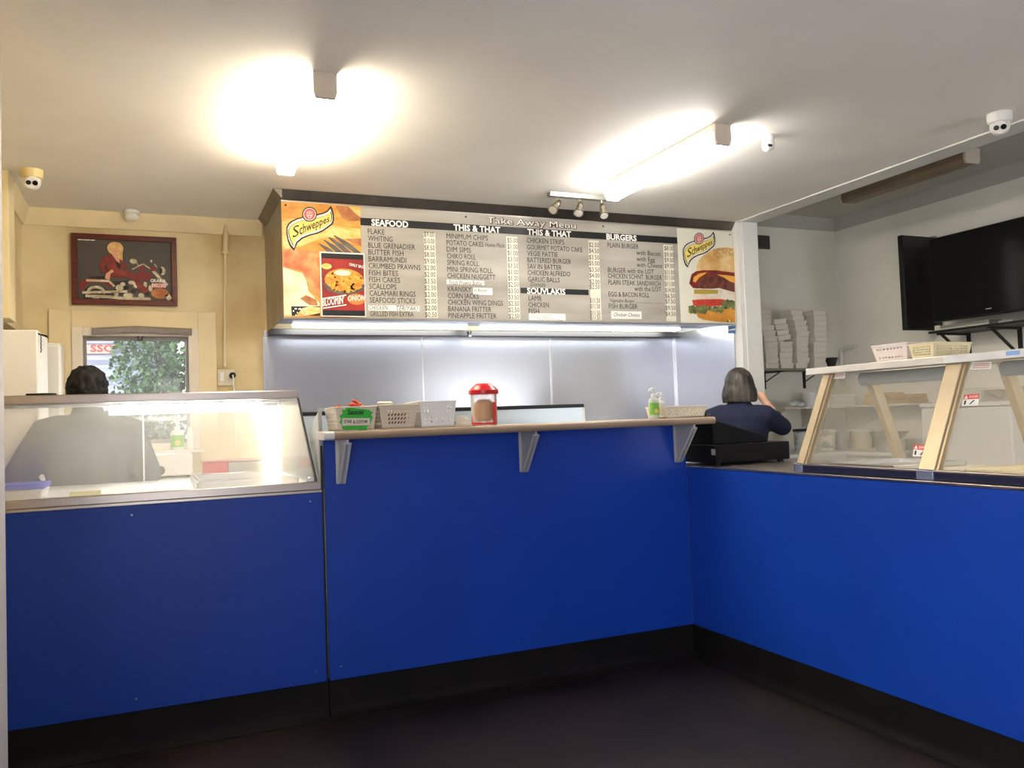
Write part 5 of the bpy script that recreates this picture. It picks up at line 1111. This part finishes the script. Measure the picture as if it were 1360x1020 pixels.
fn.lathe([(.030, 0), (.034, .012), (.062, .10), (.066, .105), (.060, .102), (.028, .014)], (atY(1104, 480, 6.32).x, 6.32, ZBX), 22)
single(fn, 'plastic_bowl', mat('charcoal_plastic', '#3a3836', .5), 'dark tapered bowl at the right end of the box shelf', 'bowl', (atY(1104, 480, 6.32).x, 6.32, ZBX))
pp_ = thing('wall_pipe', 'white bent water pipe on the wall right of the takeaway boxes', 'pipe', (6.40, 6.4, 1.4))
a = atX(1117, 500, 6.43); b = atX(1117, 464, 6.43); c = atX(1136, 460, 6.43)
MB().tube([(6.43, a.y, 1.36), (6.43, b.y, b.z-.02), (6.43, b.y-.012, b.z), (6.43, b.y-.04, b.z+.006), (6.43, c.y, c.z)], .016, 12).build('pipe', m_white_trim, pp_)
MB().lathe([(.024, -.02), (.024, .02)], (6.43, b.y, b.z-.09), 14).build('collar', m_white_trim, pp_)

# lower shelf that turns the corner, with its papers and tubs
ZL = 1.352
ls = thing('corner_shelf', 'white shelf running round the side room corner at eye height', 'shelf', (6.2, 6.2, ZL-.02)); xl = atY(1042, 539, 6.18).x
m_wshelf = mat('white_shelf_board', '#d9d3c4', .5)
MB().box((xl, 6.18, ZL-.018), (XR, 6.5, ZL)).build('board', m_wshelf, ls, bevel=.002); MB().box((6.16, 5.45, ZL-.018), (XR, 6.18, ZL)).build('board', m_wshelf, ls, bevel=.002)
for x in (xl+.02, xl+.48): MB().prism([(x, 6.20, ZL-.018), (x, 6.499, ZL-.018), (x, 6.499, ZL-.20)], (.018, 0, 0)).build('gusset', m_wshelf, ls)
def stack(x0, x1, y0, y1, z, n, th, name, m, what, grp, jit=.01):
    for i in range(n):
        d = random.uniform(-jit, jit); s = MB().box((x0+d, y0-d*.5, z), (x1+d, y1-d*.5, z+th-.0008)); z += th
        single(s, name, m, '%s, %s of the pile' % (what, 'topmost' if i == n-1 else ('lowest' if i == 0 else ordn[i]+' from the bottom')), name.split('_')[-1], ((x0+x1)/2, (y0+y1)/2, z-th), grp, bevel=.003)
    return z
m_kraft = mat('kraft_paper', '#c9a66f', .8, var=.08, vscale=8); m_kraft2 = mat('brown_paper_edge', '#b08d58', .8, var=.1, vscale=12)
x0 = atY(1097, 539, 6.22).x
stack(x0, x0+.36, 6.20, 6.46, ZL+.0005, 4, .028, 'paper_ream', m_paper, 'white paper ream on the corner shelf', 'white paper reams', .012)
stack(6.20, 6.45, 5.74, 5.98, ZL+.0005, 3, .036, 'paper_bundle', m_kraft, 'brown paper bundle on the corner shelf', 'brown paper bundles', .010)
stack(6.21, 6.45, 5.48, 5.71, ZL+.0005, 2, .042, 'bag_bundle', m_kraft2, 'dark kraft bag bundle on the corner shelf', 'kraft bag bundles', .008)
def tub(name, label, c, r, h, m, lidm=None, grp=None, taper=.86):
    t = thing(name, label, 'tub', c, grp); MB().lathe([(r*taper, 0), (r*.98, h*.86), (r, h*.9), (r, h)], c, 22).build('body', m, t)
    MB().lathe([(r*1.05, h-.012), (r*1.05, h+.004), (r*.96, h+.008)], c, 22).build('lid', lidm or m, t); return t
m_tubw = mat('white_tub_plastic', (.80, .80, .78), .4)
px_ = atY(1077, 535, 6.30); tub('tub', 'white round tub standing on the left end of the corner shelf', (px_.x, 6.30, ZL), .085, .135, m_tubw)
px_ = atY(1112, 520, 6.40); sq = MB().box((px_.x-.12, 6.33, ZL+.1135), (px_.x+.10, 6.45, ZL+.19)); single(sq, 'clear_container', mat('cloudy_box', '#c9c3ae', .3), 'pale clear container on top of the white paper reams', 'container', (px_.x, 6.39, ZL+.113), bevel=.006)
s = MB(); rb = random.Random(5); cb_ = atY(1058, 535, 6.30)
for i in range(9):
    s.ball((cb_.x+rb.uniform(-.10, .05), 6.28+rb.uniform(-.05, .05), ZL+.022+rb.uniform(0, .018)), rb.uniform(.018, .034), 1.3, 1, .7, 8, 6)
single(s, 'plastic_bag', mat('crumpled_film', (.75, .77, .80), .35), 'crumpled pale plastic bag on the corner shelf left of the white tub', 'bag', (cb_.x, 6.3, ZL), remesh=.007, relax=2)
# workbench with tubs
ZW = .93
wb_ = thing('work_bench', 'white work bench along the side room walls seen below the corner shelf', 'bench', (5.8, 5.9, 0))
MB().box((4.75, 5.95, .1), (XR-.01, 6.48, ZW-.03)).build('carcass', m_white_pl, wb_); MB().box((5.92, 5.42, .1), (XR-.01, 5.95, ZW-.03)).build('carcass', m_white_pl, wb_)
MB().box((4.72, 5.90, ZW-.03), (XR-.004, 6.49, ZW)).build('benchtop', m_fridge, wb_); MB().box((5.87, 5.40, ZW-.03), (XR-.004, 5.90, ZW)).build('benchtop', m_fridge, wb_)
MB().box((4.80, 6.0, 0), (XR-.02, 6.46, .1)).build('plinth', m_black, wb_)
def tubat(px, pyb, pyt, rpx, Y, name, label, m, lidm=None):
    p = atY(px, pyb, Y); k = (p-_C).dot(_fw)/F_PX; c = (p.x, Y, ZW); top = atY(px, pyt, Y).z
    return tub(name, label, c, rpx*k, top-ZW, m, lidm)
m_pat_tub = mat('patterned_tub', '#c9cdc9', .4, col2='#83898a', vscale=16, stops=(.42, .5)); m_clear_tub = mat('yellow_white_tub', '#e2dcbc', .4)
tubat(1066, 600, 571, 11, 6.16, 'tub', 'grey patterned tub with a black lid at the left end of the bench', m_pat_tub, m_black)
tubat(1097, 600, 572, 13, 6.16, 'tub', 'white tub with a grey print on the bench behind the first pane', mat('printed_tub', '#e4e0d2', .4, col2='#a9a69c', vscale=14, stops=(.40, .46)))
tubat(1119, 600, 574, 9, 6.16, 'jar', 'grey steel jar on the bench between two pale tubs', m_grey_metal)
tubat(1145, 601, 571, 15, 6.14, 'tub', 'pale yellow tub with white lid on the bench right of the grey jar', m_clear_tub, m_tubw)
p = atX(1175, 582, 6.10); s = MB(); s.lathe([(.10, 0), (.16, .06), (.165, .07), (.15, .065), (.09, .01)], (6.15, 5.65, ZW+.10), 24); s.lathe([(.12, 0), (.13, .10)], (6.15, 5.65, ZW), 20)
single(s, 'mixing_bowl', mat('steel_bowl', (.6, .6, .58), .3, .9), 'steel mixing bowl on the bench right of the pale yellow tub', 'bowl', (6.15, 5.65, ZW))
# white chest freezer and higher rail
fz = thing('chest_freezer', 'large white freezer standing against the side room wall below the television', 'freezer', (6.2, 4.8, 0))
fy1 = atX(1222, 535, 5.92).y; fy0 = atX(1342, 535, 5.92).y
MB().box((5.92, fy0, .06), (XR-.01, fy1, 1.305)).build('body', m_fridge, fz, bevel=.012); MB().box((5.91, fy0-.005, 1.308), (XR-.01, fy1+.005, 1.345)).build('lid', m_fridge, fz, bevel=.01); MB().box((5.96, fy0+.02, 0), (XR-.03, fy1-.02, .06)).build('plinth', m_black, fz)
MB().box((5.895, (fy0+fy1)/2-.09, 1.312), (5.91, (fy0+fy1)/2+.09, 1.335)).build('handle', m_grey_metal, fz, bevel=.003)
hr = thing('wall_shelf', 'long pale wall shelf above the white freezer', 'shelf', (6.35, 4.5, 1.44))
MB().box((6.22, 3.9, 1.437), (XR, atX(1280, 517, 6.22).y, 1.457)).build('board', m_wshelf, hr, bevel=.002)
for y in (4.1, 4.75): MB().prism([(6.24, y, 1.437), (XR-.001, y, 1.437), (XR-.001, y, 1.36)], (0, .015, 0)).build('bracket', m_wshelf, hr)

# ---------------------------------------------------------------- people
def person(label, loc, ang, stature, pose, hair, topm, trm, wide=1.0, hairkind='bob'):
    """local frame: x to the person's right, y ahead, z up"""
    t = thing('person', label, 'person', loc)
    s = stature/1.64; c, n = math.cos(ang), math.sin(ang)
    T = Matrix.Translation(loc) @ Matrix(((n, c, 0, 0), (-c, n, 0, 0), (0, 0, 1, 0), (0, 0, 0, 1))) @ Matrix.Scale(s, 4)
    b = MB(T=T); W = wide
    torso = [(0, 0, .80, .13*W, .10*W), (0, 0, .86, .165*W, .118*W), (0, .005, .94, .16*W, .115*W), (0, .01, 1.02, .145*W, .108*W), (0, .01, 1.12, .155*W, .112*W), (0, 0, 1.22, .170*W, .115*W), (0, -.01, 1.31, .165*W, .095*W), (0, -.015, 1.36, .092*W, .066*W), (0, -.012, 1.39, .065, .058)]
    b.loft(torso); b.limb([(0, -.010, 1.36), (0, .010, 1.45)], [.056, .052]); hc = Vector((0, .035, 1.535))
    # head: skull, jaw, nose, ears
    b.ball(hc, .088, .86, 1.08, 1.18); b.ball(hc+Vector((0, .028, -.060)), .060, .92, 1.0, .95); b.limb([hc+Vector((0, .100, .005)), hc+Vector((0, .112, -.022))], [.010, .014], 8)
    for sx in (-1, 1): b.ball(hc+Vector((sx*.078, -.002, -.010)), .024, .40, .8, 1.15, 10, 8)
    for sx in (-1, 1):
        b.limb([(sx*.09*W, 0, .85), (sx*.10, .01, .47), (sx*.10, -.01, .09)], [.088*W, .058, .040]); b.limb([(sx*.10, -.03, .05), (sx*.105, .11, .04)], [.040, .036])
        sh, el, wr = pose[sx]; b.limb([Vector(sh), Vector(el)], [.047*W, .042*W]); b.limb([Vector(el), Vector(wr)], [.042*W, .028])
        hd = (Vector(wr)-Vector(el)).normalized(); up_ = Vector((-sx*.3, .3, .9)); sd = hd.cross(up_).normalized(); nn = sd.cross(hd)
        w0 = Vector(wr); palm = w0+hd*.045; b.limb([w0+hd*.01, palm+hd*.02], [.026, .032], 12)
        for k, (off, L) in enumerate(((-.027, .066), (-.009, .076), (.009, .072), (.026, .056))):
            r0 = palm+hd*.035+sd*off; r1 = r0+hd*L*.45+nn*-.010; r2 = r1+hd*L*.30+nn*-.022; b.limb([r0, r1, r2], [.0092, .0088, .0075], 8)
        th = w0+hd*.025-sd*.026*sx*-1; b.limb([th, th+hd*.028+sd*sx*.020-nn*.01, th+hd*.055+sd*sx*.022-nn*.02], [.011, .010, .0085], 8)
    body = b.build('body', m_skin, t, remesh=.0075, relax=4)
    f = MB(T=T)
    m_eye = bpy.data.materials.get('eye_dark') or mat('eye_dark', '#2a1d16', .2); m_lip = bpy.data.materials.get('lips') or mat('lips', '#a8635a', .5)
    for sx in (-1, 1): f.use(m_white_pl).ball(hc+Vector((sx*.032, .083, .002)), .013, 1, .7, .75, 10, 8); f.use(m_eye).ball(hc+Vector((sx*.032, .090, .002)), .0065, 1, .6, 1, 8, 6); f.use(m_eye).box(hc+Vector((sx*.032-.016, .086, .020)), hc+Vector((sx*.032+.016, .093, .024)))
    f.use(m_lip).ball(hc+Vector((0, .088, -.062)), .022, 1, .35, .32, 12, 8)
    f.build('face_features', None, t)
    # clothes
    g = MB(T=T); q = .024
    g.loft([(x, y, z if i else .80, rx+q, ry+q) for i, (x, y, z, rx, ry) in enumerate(torso[:-1])]+[(0, -.013, 1.385, .094, .082)]); g.limb([(0, -.014, 1.345), (0, -.008, 1.398)], [.088, .080])
    for sx in (-1, 1):
        sh, el, wr = [Vector(p) for p in pose[sx]]; cuff = el+(wr-el)*pose.get('cuff', .8)
        g.limb([sh+Vector((-sx*.05, 0, .004)), sh, sh+(el-sh)*.5, el], [.078*W, .080*W, .072*W, .064*W]); g.limb([el, cuff], [.058*W, .046])
    g.build('sweater', topm, t, remesh=.012, relax=5)
    g = MB(T=T); g.loft([(0, 0, .72, .16*W, .125*W), (0, 0, .80, .178*W, .134*W), (0, 0, .92, .176*W, .132*W), (0, .005, .98, .165*W, .125*W)])
    for sx in (-1, 1): g.limb([(sx*.09*W, 0, .82), (sx*.10, .01, .47), (sx*.10, -.01, .10)], [.100*W, .074, .062])
    g.build('trousers', trm, t, remesh=.014, relax=4)
    for sx in (-1, 1):
        g = MB(T=T); g.limb([(sx*.10, -.035, .048), (sx*.104, .05, .046), (sx*.108, .125, .040)], [.048, .046, .040]); g.build('shoe', m_black, t, remesh=.010, relax=2)
    # hair: a shell of locks round the skull, open at the face
    h = MB(T=T); nu, nv = 64, 26; rh = random.Random(3); low = 1.405 if hairkind == 'bob' else 1.455
    off = [rh.uniform(-1, 1) for _ in range(nu+1)]
    for layer_ in range(2):
        vs = []
        for j in range(nv+1):
            v = j/nv
            for i in range(nu+1):
                a = math.radians(-232+284*i/nu)+0   # from right temple round the back to the left temple
                fr_ = max(0, math.sin(a))            # toward the face
                topz = hc.z+.112; 
                if v < .5: ph = v/.5*PI/2; rx, ry, z = .094*math.sin(ph), .112*math.sin(ph), hc.z+.112*math.cos(ph)
                else:
                    k = (v-.5)/.5; zl = low+fr_*.05+off[i]*.004; rx = .094+(.020 if hairkind == 'bob' else .002)*math.sin(k*PI*.75); ry = .112+(.012 if hairkind == 'bob' else 0)*math.sin(k*PI*.75); z = hc.z*(1-k)+zl*k
                    if hairkind != 'bob': rx *= 1-.16*k*k; ry *= 1-.22*k*k
                wv = 1+(.018*math.sin(i*2.1+off[i]*2)*min(1, v*2) if hairkind == 'bob' else .030*math.sin(i*1.3+j*.9+off[i]*3)*math.sin(j*.8+off[(i*7) % nu])+.02*off[i]*v)-(.012 if layer_ else 0)
                vs.append((hc.x+rx*wv*math.cos(a), hc.y-.008+ry*wv*math.sin(a), z))
        h.add(vs, [(j*(nu+1)+i, j*(nu+1)+i+1, (j+1)*(nu+1)+i+1, (j+1)*(nu+1)+i) for j in range(nv) for i in range(nu)])
        if layer_ == 0: break
    ho = h.build('hair', hair, t, angle=180)
    tx = bpy.data.textures.new('hair_locks', 'CLOUDS'); tx.noise_scale = .035 if hairkind != 'bob' else .03; tx.noise_depth = 3
    dm = ho.modifiers.new('locks', 'DISPLACE'); dm.texture = tx; dm.strength = .045 if hairkind != 'bob' else .014; dm.mid_level = .5; dm.texture_coords = 'LOCAL'
    sm = ho.modifiers.new('thickness', 'SOLIDIFY'); sm.thickness = .012; sm.offset = 0
    return t
m_hair1 = mat('grey_streaked_hair', '#554d46', .5, col2='#1b1816', vscale=30, vstretch=(1, 1, .10), stops=(.38, .66)); m_hair2 = mat('black_hair', '#15110f', .7, col2='#070605', vscale=30, vstretch=(1, 1, .12))
m_navy = mat('navy_knit', '#161e38', .9, var=.12, vscale=14, bump=.15, bscale=160); m_grey_top = mat('charcoal_fleece', '#4a4c52', .9, var=.10, vscale=12, bump=.15, bscale=120); m_trous = mat('black_trousers', '#121318', .8)
pr = atY(981, 515, 4.76)
person('person with grey bob in navy sweater, hand at mouth, beside the cash register', (pr.x, 4.76, 0), math.radians(42), 1.635,
       {1: ((.170, -.01, 1.305), (.265, .14, 1.222), (.150, .215, 1.395)), -1: ((-.175, -.01, 1.315), (-.245, .05, 1.06), (-.15, .27, 1.03)), 'cuff': .42}, m_hair1, m_navy, m_trous)
pl_ = atY(116, 515, 5.30)
person('person with short dark hair in a charcoal top, back turned, behind the left glass case', (pl_.x, 5.30, 0), math.radians(97), 1.72,
       {1: ((.185, -.01, 1.29), (.295, .05, 1.05), (.16, .24, 1.00)), -1: ((-.185, -.01, 1.29), (-.325, .05, 1.07), (-.24, .18, 1.00)), 'cuff': .8}, m_hair2, m_grey_top, m_trous, wide=1.22, hairkind='short')
